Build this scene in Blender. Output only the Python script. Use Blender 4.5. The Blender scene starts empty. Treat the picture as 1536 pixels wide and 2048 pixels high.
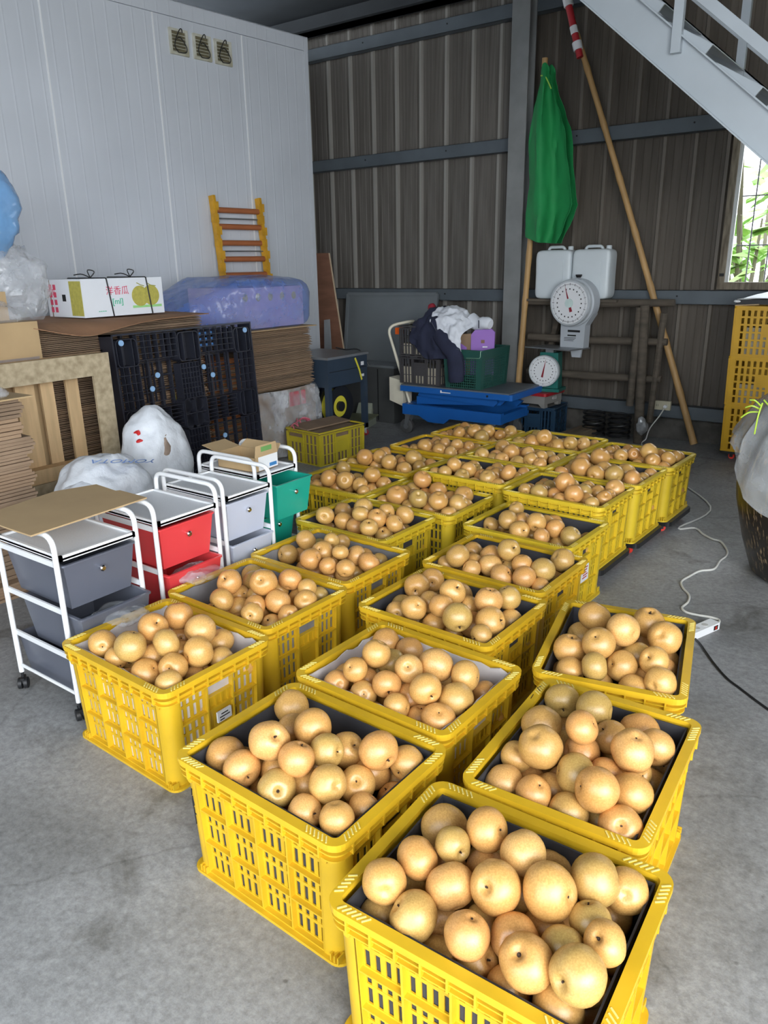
import bpy, math, random, json
import numpy as np
from mathutils import Vector, Matrix, noise as mn
random.seed(7)
S = bpy.context.scene
COL = S.collection
PI = math.pi

# ------------------------------------------------------------------ camera
FPX, PITCH, ROLL, YAW, CAMZ = 1505.617, math.radians(18.2937), math.radians(0.99733), math.radians(36.3), 1.6704
_cp, _sp, _cr, _sr = math.cos(PITCH), math.sin(PITCH), math.cos(ROLL), math.sin(ROLL)
_Rz = Matrix.Rotation(YAW, 3, 'Z')
_r0, _d0, _f0 = Vector((1, 0, 0)), Vector((0, -_sp, -_cp)), Vector((0, _cp, -_sp))
C_RIGHT = _Rz @ (_r0 * _cr + _d0 * _sr)
C_DOWN = _Rz @ (_d0 * _cr - _r0 * _sr)
C_FWD = _Rz @ _f0
CAM = Vector((0, 0, CAMZ))
cd = bpy.data.cameras.new('camera'); cam = bpy.data.objects.new('camera', cd); COL.objects.link(cam)
cd.sensor_fit = 'VERTICAL'; cd.sensor_height = 24.0; cd.lens = FPX / 2048 * 24.0
cd.clip_start = 0.05; cd.clip_end = 200
_m = Matrix((C_RIGHT, -C_DOWN, -C_FWD)).transposed().to_4x4(); _m.translation = CAM
cam.matrix_world = _m
S.camera = cam

# ------------------------------------------------------------------ sky, light, exposure
world = bpy.data.worlds.new('overcast_sky'); S.world = world; world.use_nodes = True
_bg = world.node_tree.nodes['Background']
_bg.inputs[0].default_value = (0.86, 0.93, 1.0, 1); _bg.inputs[1].default_value = 4.5
def area(name, loc, target, sx, sy, power, col):
    ld = bpy.data.lights.new(name, 'AREA'); ld.shape = 'RECTANGLE'; ld.size = sx; ld.size_y = sy
    ld.energy = power; ld.color = col
    o = bpy.data.objects.new(name, ld); COL.objects.link(o); o.location = loc
    o.rotation_euler = (Vector(target) - Vector(loc)).to_track_quat('-Z', 'Y').to_euler()
    return o
# daylight through the wide roller door of the shed, right of the photographer
area('door_daylight', (2.7, -1.0, 2.0), (-1.2, 1.6, 0.3), 2.2, 2.0, 140, (1.0, 0.97, 0.93))
S.view_settings.view_transform = 'Standard'; S.view_settings.look = 'None'
S.view_settings.exposure = 0.22; S.view_settings.gamma = 1.0
S.view_settings.use_curve_mapping = False
try:
    S.cycles.max_bounces = 8; S.cycles.diffuse_bounces = 4; S.cycles.transparent_max_bounces = 12
except Exception: pass

# ------------------------------------------------------------------ measuring: where a ray of the photograph meets a plane of the room
def _ray(u, v): return C_RIGHT * ((u - 768) / FPX) + C_DOWN * ((v - 1024) / FPX) + C_FWD
def at_z(u, v, z): d = _ray(u, v); return CAM + d * ((z - CAMZ) / d.z)
def at_y(u, v, y): d = _ray(u, v); return CAM + d * (y / d.y)
def at_x(u, v, x): d = _ray(u, v); return CAM + d * (x / d.x)

# ------------------------------------------------------------------ materials
def lin(c):
    c = c / 255.0
    return c / 12.92 if c <= 0.04045 else ((c + 0.055) / 1.055) ** 2.4
def rgb(c): return (lin(c[0]), lin(c[1]), lin(c[2]), 1.0)
MATS = {}
def mat(name, col, rough=0.6, metal=0.0, var=0.12, scale=6.0, bump=0.0, bscale=60.0, col2=None, stretch=None, alpha=1.0, spec=0.5, trans=0.0, objrand=0.0, coat=0.0, detail=6.0):
    if name in MATS: return MATS[name]
    m = bpy.data.materials.new(name); m.use_nodes = True
    nt = m.node_tree; N = nt.nodes; L = nt.links
    b = N['Principled BSDF']
    tc = N.new('ShaderNodeTexCoord'); mp = N.new('ShaderNodeMapping'); L.new(tc.outputs['Object'], mp.inputs[0])
    if stretch: mp.inputs['Scale'].default_value = stretch
    nz = N.new('ShaderNodeTexNoise'); nz.inputs['Scale'].default_value = scale; nz.inputs['Detail'].default_value = detail
    L.new(mp.outputs[0], nz.inputs['Vector'])
    rp = N.new('ShaderNodeValToRGB'); rp.color_ramp.elements[0].position = 0.3; rp.color_ramp.elements[1].position = 0.7
    a = rgb(col); c2 = rgb(col2) if col2 else tuple(min(1, x * (1 + var)) for x in a[:3]) + (1,)
    c1 = a if col2 else tuple(x * (1 - var) for x in a[:3]) + (1,)
    rp.color_ramp.elements[0].color = c1; rp.color_ramp.elements[1].color = c2
    L.new(nz.outputs['Fac'], rp.inputs[0])
    out = rp.outputs[0]
    if objrand > 0:
        oi = N.new('ShaderNodeObjectInfo'); hs = N.new('ShaderNodeHueSaturation')
        mr = N.new('ShaderNodeMapRange'); mr.inputs[3].default_value = 1 - objrand; mr.inputs[4].default_value = 1 + objrand
        L.new(oi.outputs['Random'], mr.inputs[0]); L.new(mr.outputs[0], hs.inputs['Value']); L.new(out, hs.inputs['Color']); out = hs.outputs[0]
    L.new(out, b.inputs['Base Color'])
    b.inputs['Roughness'].default_value = rough; b.inputs['Metallic'].default_value = metal
    b.inputs['Specular IOR Level'].default_value = spec
    b.inputs['Alpha'].default_value = alpha; b.inputs['Transmission Weight'].default_value = trans
    b.inputs['Coat Weight'].default_value = coat
    if bump > 0:
        n2 = N.new('ShaderNodeTexNoise'); n2.inputs['Scale'].default_value = bscale; n2.inputs['Detail'].default_value = 5
        L.new(mp.outputs[0], n2.inputs['Vector'])
        bp = N.new('ShaderNodeBump'); bp.inputs['Strength'].default_value = bump; bp.inputs['Distance'].default_value = 0.01
        L.new(n2.outputs['Fac'], bp.inputs['Height']); L.new(bp.outputs[0], b.inputs['Normal'])
    MATS[name] = m
    return m
def film(name, col, alpha=0.35, rough=0.15, av=0.2, bs=15.0):
    """thin plastic film: partly see-through, glossy"""
    if name in MATS: return MATS[name]
    m = bpy.data.materials.new(name); m.use_nodes = True; nt = m.node_tree; N = nt.nodes; L = nt.links
    b = N['Principled BSDF']; b.inputs['Base Color'].default_value = rgb(col); b.inputs['Roughness'].default_value = rough
    b.inputs['Specular IOR Level'].default_value = 0.9
    tr = N.new('ShaderNodeBsdfTransparent'); mx = N.new('ShaderNodeMixShader')
    tc = N.new('ShaderNodeTexCoord'); nz = N.new('ShaderNodeTexNoise'); nz.inputs['Scale'].default_value = 7; nz.inputs['Detail'].default_value = 4
    L.new(tc.outputs['Object'], nz.inputs['Vector'])
    mr = N.new('ShaderNodeMapRange'); mr.inputs[1].default_value = 0.3; mr.inputs[2].default_value = 0.7
    mr.inputs[3].default_value = max(0, alpha - av); mr.inputs[4].default_value = min(1, alpha + av)
    L.new(nz.outputs['Fac'], mr.inputs[0]); L.new(mr.outputs[0], mx.inputs[0])
    L.new(tr.outputs[0], mx.inputs[1]); L.new(b.outputs[0], mx.inputs[2])
    bp = N.new('ShaderNodeBump'); bp.inputs['Strength'].default_value = 0.9; bp.inputs['Distance'].default_value = 0.03
    n2 = N.new('ShaderNodeTexNoise'); n2.inputs['Scale'].default_value = bs; L.new(tc.outputs['Object'], n2.inputs['Vector'])
    L.new(n2.outputs['Fac'], bp.inputs['Height']); L.new(bp.outputs[0], b.inputs['Normal'])
    L.new(mx.outputs[0], N['Material Output'].inputs[0])
    MATS[name] = m
    return m

M_YEL = mat('crate_yellow_plastic', (220, 178, 38), 0.42, var=0.08, scale=9, col2=None, objrand=0.05)
M_WORN = mat('chalky_worn_yellow', (238, 220, 130), 0.6, var=0.06)
M_YEL2 = mat('crate_pale_yellow_plastic', (218, 188, 46), 0.45, var=0.08, scale=9, objrand=0.05)
M_YELOLD = mat('crate_olive_yellow_plastic', (196, 178, 48), 0.5, var=0.12)
M_LDARK = mat('liner_charcoal_foam', (60, 61, 66), 0.75, var=0.12, scale=5, bump=0.15, bscale=40)
M_LGREY = mat('liner_worn_grey_foam', (120, 120, 122), 0.8, var=0.25, scale=7, bump=0.2, bscale=30)
M_LWHITE = mat('liner_white_foam', (206, 200, 198), 0.8, var=0.12, scale=6, bump=0.25, bscale=25)
M_BLACKP = mat('black_plastic', (30, 31, 33), 0.45, var=0.15)
M_NAVYP = mat('blue_black_plastic', (44, 46, 56), 0.33, var=0.15)
M_RED = mat('red_polyurethane', (225, 60, 45), 0.4, var=0.06)
M_WHITEP = mat('white_painted_tube', (238, 240, 242), 0.3, var=0.02)
M_CHROME = mat('chrome', (215, 215, 218), 0.12, 1.0, var=0.03)
M_STEEL = mat('galvanised_steel', (150, 153, 156), 0.4, 0.7, var=0.12, scale=12)
M_CARD = mat('kraft_cardboard', (156, 130, 104), 0.85, var=0.1, scale=4, bump=0.1, bscale=90, objrand=0.12)
M_CARD2 = mat('tan_cardboard', (187, 160, 120), 0.85, var=0.08, scale=4)
M_CARDE = mat('grey_brown_cardboard', (140, 118, 96), 0.9, var=0.15, scale=5, objrand=0.15)
M_CARDO = mat('orange_brown_cardboard', (186, 118, 72), 0.85, var=0.12, scale=5, objrand=0.1)
M_WHITE = mat('white_print', (236, 238, 240), 0.6, var=0.02)
M_BLACK = mat('black_ink', (18, 18, 20), 0.6, var=0.05)
M_RUBBER = mat('grey_rubber', (70, 70, 70), 0.7, var=0.1)
M_FILM = film('clear_plastic_film', (232, 235, 240), 0.26, 0.07)
M_SACK = mat('white_woven_sack', (222, 227, 234), 0.5, var=0.08, scale=8, bump=0.8, bscale=22)
M_GIRT = mat('blue_grey_painted_steel', (88, 96, 102), 0.5, 0.2, var=0.12, scale=4)
M_COLUMN = mat('grey_painted_column', (128, 130, 130), 0.6, 0.1, var=0.12, scale=5)
M_STAIR = mat('silver_painted_steel', (172, 180, 186), 0.45, 0.15, var=0.07, scale=2.5)
M_BAMBOO = mat('dry_bamboo', (178, 142, 92), 0.55, var=0.2, scale=3, stretch=(4, 4, 0.6))
M_OLDWOOD = mat('dark_weathered_wood', (84, 76, 66), 0.85, var=0.3, scale=4, stretch=(1, 6, 6))

# ------------------------------------------------------------------ mesh builder
class B:
    def __init__(s): s.v = []; s.f = []; s.m = []; s.mi = 0
    def add(s, vs, fs):
        o = len(s.v); s.v.extend([tuple(p) for p in vs]); s.f.extend([tuple(i + o for i in f) for f in fs]); s.m.extend([s.mi] * len(fs)); return s
    def box(s, x0, x1, y0, y1, z0, z1):
        return s.add([(x0, y0, z0), (x1, y0, z0), (x1, y1, z0), (x0, y1, z0), (x0, y0, z1), (x1, y0, z1), (x1, y1, z1), (x0, y1, z1)],
                     [(0, 3, 2, 1), (4, 5, 6, 7), (0, 1, 5, 4), (1, 2, 6, 5), (2, 3, 7, 6), (3, 0, 4, 7)])
    def obox(s, c, size, rot):
        R = rot if isinstance(rot, Matrix) else Matrix.Rotation(rot, 3, 'Z')
        c = Vector(c); h = [x / 2 for x in size]; vs = []
        for dz in (-1, 1):
            for dx, dy in ((-1, -1), (1, -1), (1, 1), (-1, 1)): vs.append(c + R @ Vector((dx * h[0], dy * h[1], dz * h[2])))
        return s.add(vs, [(0, 3, 2, 1), (4, 5, 6, 7), (0, 1, 5, 4), (1, 2, 6, 5), (2, 3, 7, 6), (3, 0, 4, 7)])
    def beam(s, p, q, w, h, up=(0, 0, 1)):
        p, q = Vector(p), Vector(q); d = (q - p).normalized(); up = Vector(up)
        sd = d.cross(up)
        if sd.length < 1e-4: sd = d.cross(Vector((1, 0, 0)))
        sd.normalize(); u2 = sd.cross(d).normalized(); vs = []
        for e in (p, q):
            for a, c in ((-1, -1), (1, -1), (1, 1), (-1, 1)): vs.append(e + sd * (a * w / 2) + u2 * (c * h / 2))
        return s.add(vs, [(0, 3, 2, 1), (4, 5, 6, 7), (0, 1, 5, 4), (1, 2, 6, 5), (2, 3, 7, 6), (3, 0, 4, 7)])
    def tube(s, pts, r, n=10, cap=True, closed=False):
        pts = [Vector(p) for p in pts]; k = len(pts); rr = r if isinstance(r, (list, tuple)) else [r] * k
        vs = []; prev = None
        for i in range(k):
            a = pts[i - 1] if (i > 0 or closed) else pts[i]; b = pts[(i + 1) % k] if (i < k - 1 or closed) else pts[i]
            t = (b - a).normalized()
            if prev is None:
                up = Vector((0, 0, 1)) if abs(t.z) < 0.9 else Vector((1, 0, 0))
                prev = t.cross(up).normalized()
            sd = (prev - t * prev.dot(t))
            if sd.length < 1e-5: sd = t.orthogonal()
            sd.normalize(); prev = sd; u2 = t.cross(sd)
            for j in range(n):
                an = 2 * PI * j / n; vs.append(pts[i] + (sd * math.cos(an) + u2 * math.sin(an)) * rr[i])
        fs = []
        for i in range(k if closed else k - 1):
            i2 = (i + 1) % k
            for j in range(n): fs.append((i * n + j, i * n + (j + 1) % n, i2 * n + (j + 1) % n, i2 * n + j))
        if cap and not closed: fs.append(tuple(range(n))[::-1]); fs.append(tuple((k - 1) * n + j for j in range(n)))
        return s.add(vs, fs)
    def lathe(s, prof, n=24, c=(0, 0, 0), axis='Z'):
        """prof: (radius, height) from bottom to top"""
        vs = []; c = Vector(c)
        for r, h in prof:
            for j in range(n):
                a = 2 * PI * j / n; x, y = r * math.cos(a), r * math.sin(a)
                vs.append(c + (Vector((x, y, h)) if axis == 'Z' else Vector((h, x, y)) if axis == 'X' else Vector((y, h, x))))
        fs = []
        for i in range(len(prof) - 1):
            for j in range(n): fs.append((i * n + j, i * n + (j + 1) % n, (i + 1) * n + (j + 1) % n, (i + 1) * n + j))
        fs.append(tuple(range(n))[::-1]); fs.append(tuple((len(prof) - 1) * n + j for j in range(n)))
        return s.add(vs, fs)
    def prism(s, poly, z0, z1):
        n = len(poly); vs = [(x, y, z0) for x, y in poly] + [(x, y, z1) for x, y in poly]
        return s.add(vs, [tuple(range(n))[::-1], tuple(range(n, 2 * n))] + [(i, (i + 1) % n, n + (i + 1) % n, n + i) for i in range(n)])
    def slab(s, poly3, off):
        """closed plate: 3D polygon plus an offset vector"""
        off = Vector(off); n = len(poly3); vs = [Vector(p) for p in poly3]; vs += [p + off for p in vs]
        return s.add(vs, [tuple(range(n))[::-1], tuple(range(n, 2 * n))] + [(i, (i + 1) % n, n + (i + 1) % n, n + i) for i in range(n)])
    def ring(s, l, w, r, width, z0, z1, n=5):
        def loop(l, w, r):
            o = []
            for cx, cy, a0 in ((1, -1, -90), (1, 1, 0), (-1, 1, 90), (-1, -1, 180)):
                for k in range(n + 1):
                    a = math.radians(a0 + 90 * k / n); o.append((cx * (l / 2 - r) + r * math.cos(a), cy * (w / 2 - r) + r * math.sin(a)))
            return o
        a = loop(l, w, r); b = loop(l - 2 * width, w - 2 * width, max(0.002, r - width)); k = len(a)
        vs = [(x, y, z0) for x, y in a] + [(x, y, z1) for x, y in a] + [(x, y, z1) for x, y in b] + [(x, y, z0) for x, y in b]
        fs = []
        for i in range(k):
            j = (i + 1) % k
            for t in range(4): fs.append((t * k + i, t * k + j, ((t + 1) % 4) * k + j, ((t + 1) % 4) * k + i))
        return s.add(vs, fs)
    def sphere(s, c, r, n=12, m=8):
        c = Vector(c); rx, ry, rz = r if isinstance(r, (tuple, list)) else (r, r, r)
        vs = [c + Vector((0, 0, -rz))]
        for i in range(1, m):
            t = -PI / 2 + PI * i / m
            for j in range(n): a = 2 * PI * j / n; vs.append(c + Vector((rx * math.cos(t) * math.cos(a), ry * math.cos(t) * math.sin(a), rz * math.sin(t))))
        vs.append(c + Vector((0, 0, rz))); fs = []
        for j in range(n): fs.append((0, 1 + (j + 1) % n, 1 + j))
        for i in range(m - 2):
            for j in range(n): fs.append((1 + i * n + j, 1 + i * n + (j + 1) % n, 1 + (i + 1) * n + (j + 1) % n, 1 + (i + 1) * n + j))
        t = len(vs) - 1
        for j in range(n): fs.append((t, 1 + (m - 2) * n + j, 1 + (m - 2) * n + (j + 1) % n))
        return s.add(vs, fs)
    def warp(s, fn): s.v = [tuple(fn(Vector(p))) for p in s.v]; return s
    def mesh(s, name, mats, smooth=False):
        me = bpy.data.meshes.new(name); me.from_pydata(s.v, [], s.f); me.update()
        for m in (mats if isinstance(mats, (list, tuple)) else [mats]): me.materials.append(m)
        if any(s.m): me.polygons.foreach_set('material_index', s.m)
        if smooth:
            me.polygons.foreach_set('use_smooth', [True] * len(me.polygons))
            try: me.set_sharp_from_angle(angle=math.radians(40 if smooth is True else smooth))
            except Exception: pass
        return me
    def obj(s, name, mats, parent=None, smooth=False, loc=None): return link(name, s.mesh(name, mats, smooth), parent, loc)
def link(name, me, parent=None, loc=None):
    o = bpy.data.objects.new(name, me); COL.objects.link(o)
    if parent is not None: o.parent = parent
    if loc is not None: o.location = loc
    return o
def tag(o, label=None, cat=None, group=None, kind=None):
    if label: o['label'] = label
    if cat: o['category'] = cat
    if group: o['group'] = group
    if kind: o['kind'] = kind
    return o
def thing(name, label, cat, loc=(0, 0, 0), rz=0.0, group=None, kind=None):
    o = bpy.data.objects.new(name, None); COL.objects.link(o); o.location = loc; o.rotation_euler = (0, 0, rz); o.empty_display_size = 0.1
    return tag(o, label, cat, group, kind)
def text(txt, size, mtl, parent, mw, name='printed_text', ext=0.0004):
    c = bpy.data.curves.new(name, 'FONT'); c.body = txt; c.size = size; c.extrude = ext; c.align_x = 'CENTER'; c.align_y = 'CENTER'
    tmp = bpy.data.objects.new(name, c); COL.objects.link(tmp)
    bpy.context.view_layer.update(); me = bpy.data.meshes.new_from_object(tmp.evaluated_get(bpy.context.evaluated_depsgraph_get())); me.name = name
    bpy.data.objects.remove(tmp); me.materials.clear(); me.materials.append(mtl)
    o = link(name, me, parent); o.matrix_local = mw
    return o
def frame(o, x, y):
    """matrix: origin o, text runs along x, up y"""
    x = Vector(x).normalized(); y = Vector(y).normalized(); z = x.cross(y).normalized(); y = z.cross(x)
    m = Matrix((x, y, z)).transposed().to_4x4(); m.translation = Vector(o); return m
def rounded(pts, r, n=5):
    """polyline with rounded corners"""
    pts = [Vector(p) for p in pts]; out = [pts[0]]
    for i in range(1, len(pts) - 1):
        p, a, b = pts[i], pts[i - 1], pts[i + 1]; da = (a - p); db = (b - p); q = min(r, da.length * 0.49, db.length * 0.49)
        s0 = p + da.normalized() * q; s1 = p + db.normalized() * q
        for k in range(n + 1): t = k / n; out.append((1 - t) ** 2 * s0 + 2 * t * (1 - t) * p + t * t * s1)
    out.append(pts[-1]); return out
def cat(pts, n):
    """Catmull-Rom through points, n samples"""
    pts = [Vector(p) for p in pts]; k = len(pts) - 1; out = []
    for i in range(n):
        t = i / (n - 1) * k; j = min(int(t), k - 1); t -= j
        p0, p1, p2, p3 = pts[max(j - 1, 0)], pts[j], pts[j + 1], pts[min(j + 2, k)]
        out.append(0.5 * ((2 * p1) + (p2 - p0) * t + (2 * p0 - 5 * p1 + 4 * p2 - p3) * t * t + (3 * p1 - p0 - 3 * p2 + p3) * t ** 3))
    return out
def loft(b, sections, nu=24, nv=24, amp=0.0, freq=8.0, thick=0.004, seed=0.0, aniso=(1, 1, 1)):
    """cloth or film sheet through sections (lists of points), wrinkled and given thickness"""
    rows = [cat(s, nu) for s in sections]; colsm = [cat([r[i] for r in rows], nv) for i in range(nu)]
    P = [[colsm[i][j] for i in range(nu)] for j in range(nv)]
    Nn = [[None] * nu for _ in range(nv)]
    for j in range(nv):
        for i in range(nu):
            du = P[j][min(i + 1, nu - 1)] - P[j][max(i - 1, 0)]; dv = P[min(j + 1, nv - 1)][i] - P[max(j - 1, 0)][i]
            n = du.cross(dv); Nn[j][i] = n.normalized() if n.length > 1e-9 else Vector((0, 0, 1))
    vs = []
    for side in (0, 1):
        for j in range(nv):
            for i in range(nu):
                p = P[j][i]; q = Vector((p.x * aniso[0], p.y * aniso[1], p.z * aniso[2])) * freq + Vector((seed, seed * 1.7, 0))
                w = (mn.noise(q) + 0.5 * mn.noise(q * 2.1)) * amp
                vs.append(p + Nn[j][i] * (w + (thick if side else 0)))
    fs = []; o = nu * nv
    for j in range(nv - 1):
        for i in range(nu - 1):
            a = j * nu + i; fs.append((a, a + 1, a + nu + 1, a + nu)); fs.append((o + a, o + a + nu, o + a + nu + 1, o + a + 1))
    edge = [i for i in range(nu)] + [j * nu + nu - 1 for j in range(1, nv)] + [(nv - 1) * nu + i for i in range(nu - 2, -1, -1)] + [j * nu for j in range(nv - 2, 0, -1)]
    for k in range(len(edge)): a, c = edge[k], edge[(k + 1) % len(edge)]; fs.append((a, o + a, o + c, c))
    return b.add(vs, fs)
def blob(b, c, size, power=2.5, amp=0.03, freq=5.0, seed=0.0, n=36, m=24, flat=None, ridged=0.0):
    """bulging sack or bag: superellipsoid with folds; flat = height it is pressed flat at below"""
    c = Vector(c); vs = []
    def pt(t, a):
        def sp(x, e): return math.copysign(abs(x) ** e, x)
        e = 2.0 / power
        p = Vector((size[0] * sp(math.cos(t), e) * sp(math.cos(a), e), size[1] * sp(math.cos(t), e) * sp(math.sin(a), e), size[2] * sp(math.sin(t), e)))
        q = p * freq + Vector((seed, seed * 0.7, seed * 1.3))
        w = mn.noise(q) + 0.5 * mn.noise(q * 2.2) + ridged * (0.5 - abs(mn.noise(q * 1.6)))
        p = p + (p.normalized() if p.length > 1e-6 else Vector((0, 0, 1))) * (w * amp) + c
        if flat is not None and p.z < flat: p.z = flat + (p.z - flat) * 0.04
        return p
    vs.append(pt(-PI / 2, 0))
    for i in range(1, m):
        for j in range(n): vs.append(pt(-PI / 2 + PI * i / m, 2 * PI * j / n))
    vs.append(pt(PI / 2, 0)); fs = []
    for j in range(n): fs.append((0, 1 + (j + 1) % n, 1 + j))
    for i in range(m - 2):
        for j in range(n): fs.append((1 + i * n + j, 1 + i * n + (j + 1) % n, 1 + (i + 1) * n + (j + 1) % n, 1 + (i + 1) * n + j))
    t = len(vs) - 1
    for j in range(n): fs.append((t, 1 + (m - 2) * n + j, 1 + (m - 2) * n + (j + 1) % n))
    return b.add(vs, fs)
def caster(parent, loc, r=0.03, w=0.02, wheel=None, fork=None, rz=0.0):
    """swivel caster hanging from loc (its top plate); wheel touches z = loc.z - 2r - 0.02"""
    x, y, z = loc; f = B(); f.box(-r * 0.8, r * 0.8, -w * 1.1, w * 1.1, -0.008, 0)
    for sy in (-1, 1): f.slab([(-r * 0.6, sy * w * 0.75, -0.008), (r * 0.6, sy * w * 0.75, -0.008), (r * 0.75, sy * w * 0.75, -0.02 - r * 1.2), (r * 0.2, sy * w * 0.75, -0.02 - r * 1.2)], (0, sy * 0.003, 0))
    o = f.obj('caster', fork or M_STEEL, parent, loc=(x, y, z)); o.rotation_euler = (0, 0, rz)
    wb = B(); wb.lathe([(r * 0.7, -w / 2), (r, -w / 2 + 0.004), (r, w / 2 - 0.004), (r * 0.7, w / 2)], 18, (r * 0.4, 0, -0.02 - r), 'Y')
    wb.obj('wheel', wheel or M_RED, o, True)
    return o
# ================================================================== STRUCTURE
def concrete():
    m = bpy.data.materials.new('trowelled_concrete'); m.use_nodes = True; nt = m.node_tree; N = nt.nodes; L = nt.links; b = N['Principled BSDF']
    tc = N.new('ShaderNodeTexCoord')
    def nz(scale, detail=6, rough=0.6, dist=0.0):
        n = N.new('ShaderNodeTexNoise'); n.inputs['Scale'].default_value = scale; n.inputs['Detail'].default_value = detail
        n.inputs['Roughness'].default_value = rough; n.inputs['Distortion'].default_value = dist; L.new(tc.outputs['Object'], n.inputs['Vector']); return n
    def ramp(src, p0, p1, c0, c1):
        r = N.new('ShaderNodeValToRGB'); e = r.color_ramp.elements; e[0].position = p0; e[1].position = p1; e[0].color = rgb(c0); e[1].color = rgb(c1)
        L.new(src, r.inputs[0]); return r.outputs[0]
    def mixc(f, a, c, mode='MIX', fac=None):
        x = N.new('ShaderNodeMix'); x.data_type = 'RGBA'; x.blend_type = mode
        if fac is None: L.new(f, x.inputs[0])
        else: x.inputs[0].default_value = fac
        L.new(a, x.inputs[6]); L.new(c, x.inputs[7]); return x.outputs[2]
    base = ramp(nz(1.3, 8, 0.65, 0.4).outputs['Fac'], 0.32, 0.7, (142, 143, 143), (186, 188, 190))
    fine = ramp(nz(38, 10, 0.8).outputs['Fac'], 0.34, 0.66, (168, 168, 166), (255, 255, 255))
    stain = ramp(nz(2.6, 6, 0.6, 0.8).outputs['Fac'], 0.56, 0.72, (255, 255, 255), (168, 165, 158))
    c = mixc(None, base, fine, 'MULTIPLY', 0.8); c = mixc(None, c, stain, 'MULTIPLY', 0.9)
    vo = N.new('ShaderNodeTexVoronoi'); vo.feature = 'F1'; vo.inputs['Scale'].default_value = 9; L.new(tc.outputs['Object'], vo.inputs['Vector'])
    spots = ramp(vo.outputs['Distance'], 0.03, 0.07, (92, 88, 84), (255, 255, 255))
    c = mixc(None, c, spots, 'MULTIPLY', 0.45)
    ve = N.new('ShaderNodeTexVoronoi'); ve.feature = 'DISTANCE_TO_EDGE'; ve.inputs['Scale'].default_value = 0.8
    mpn = N.new('ShaderNodeMix'); mpn.data_type = 'VECTOR'; mpn.inputs[0].default_value = 0.12
    L.new(tc.outputs['Object'], mpn.inputs[4]); L.new(nz(3, 5).outputs['Color'], mpn.inputs[5]); L.new(mpn.outputs[1], ve.inputs['Vector'])
    crack = ramp(ve.outputs['Distance'], 0.0, 0.006, (120, 118, 114), (255, 255, 255))
    c = mixc(None, c, crack, 'MULTIPLY', 0.28)
    L.new(c, b.inputs['Base Color'])
    rr = N.new('ShaderNodeMapRange'); rr.inputs[3].default_value = 0.42; rr.inputs[4].default_value = 0.75; L.new(nz(3.1).outputs['Fac'], rr.inputs[0]); L.new(rr.outputs[0], b.inputs['Roughness'])
    bp = N.new('ShaderNodeBump'); bp.inputs['Strength'].default_value = 0.35; bp.inputs['Distance'].default_value = 0.006
    L.new(nz(35, 8, 0.7).outputs['Fac'], bp.inputs['Height']); L.new(bp.outputs[0], b.inputs['Normal'])
    return m
M_FLOOR = concrete()
tag(B().box(-9.5, 9, -9, 7.6, -0.15, 0).obj('floor', M_FLOOR), 'grey trowelled concrete floor with stains and hairline cracks', None, kind='structure')
M_GROUND = mat('pale_outdoor_ground', (190, 188, 168), 0.9, var=0.2, scale=2, col2=(150, 160, 110))
tag(B().box(-14, 14, 7.6, 30, -0.6, -0.2).obj('ground', M_GROUND), 'pale sunlit ground outside the window', None, kind='structure')

# back wall: dirty corrugated sheets hung on girts above a concrete kerb
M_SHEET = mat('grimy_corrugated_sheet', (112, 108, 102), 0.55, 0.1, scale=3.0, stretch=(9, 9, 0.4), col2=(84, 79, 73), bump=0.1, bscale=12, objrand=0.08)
M_SHEETR = mat('brown_grimy_shaded_sheet', (94, 87, 78), 0.6, 0.1, scale=2.2, stretch=(7, 7, 0.5), col2=(68, 61, 53), bump=0.1, bscale=12, objrand=0.08)  # right bay: browner grime, and the dimmer light under the stairs darkened in
M_RIB = mat('lit_sheet_rib', (146, 143, 137), 0.5, 0.1, var=0.1, scale=3, stretch=(4, 4, 0.6))  # paler colour stands in for light caught on the angled rib faces
M_RIBR = mat('brown_lit_sheet_rib', (108, 101, 92), 0.5, 0.1, var=0.1, scale=3, stretch=(4, 4, 0.6))  # right bay ribs: same painted catch of light over the darkened brown
M_KERB = mat('stained_concrete_kerb', (110, 106, 100), 0.9, scale=5, col2=(62, 60, 56), bump=0.3, bscale=30)
YW = 7.44
wb = tag(B().box(-9.4, 3.2, YW - 0.02, YW + 0.16, 0, 0.24).obj('wall_back', M_KERB), 'dark grimy corrugated metal wall on a low concrete kerb', None, kind='structure')
def sheet_mesh(wd, z0, z1, right):
    prof = [(0, 0), (wd * 0.16, 0), (wd * 0.17, 0.004), (wd * 0.19, 0.004), (wd * 0.2, 0), (wd * 0.44, 0), (wd * 0.45, 0.004), (wd * 0.47, 0.004), (wd * 0.48, 0),
            (wd * 0.66, 0), (wd * 0.67, 0.004), (wd * 0.69, 0.004), (wd * 0.7, 0), (wd - 0.052, 0), (wd - 0.042, 0.026), (wd - 0.014, 0.026), (wd - 0.004, 0), (wd, 0)]
    b = B(); vs = [(x, YW - y, z0) for x, y in prof] + [(x, YW - y, z1) for x, y in prof] + [(x, YW - y + 0.003, z0) for x, y in prof] + [(x, YW - y + 0.003, z1) for x, y in prof]
    n = len(prof); fs = []
    for i in range(n - 1): fs += [(i, i + 1, n + i + 1, n + i), (2 * n + i, 3 * n + i, 3 * n + i + 1, 2 * n + i + 1), (i, 2 * n + i, 2 * n + i + 1, i + 1), (n + i, n + i + 1, 3 * n + i + 1, 3 * n + i)]
    fs += [(0, n, 3 * n, 2 * n), (n - 1, 3 * n - 1, 4 * n - 1, 2 * n - 1)]
    b.add(vs, fs)
    for i in range(n - 1):
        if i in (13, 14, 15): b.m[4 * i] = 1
    return b.mesh('wall_panel', [M_SHEETR, M_RIBR] if right else [M_SHEET, M_RIB])
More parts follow.
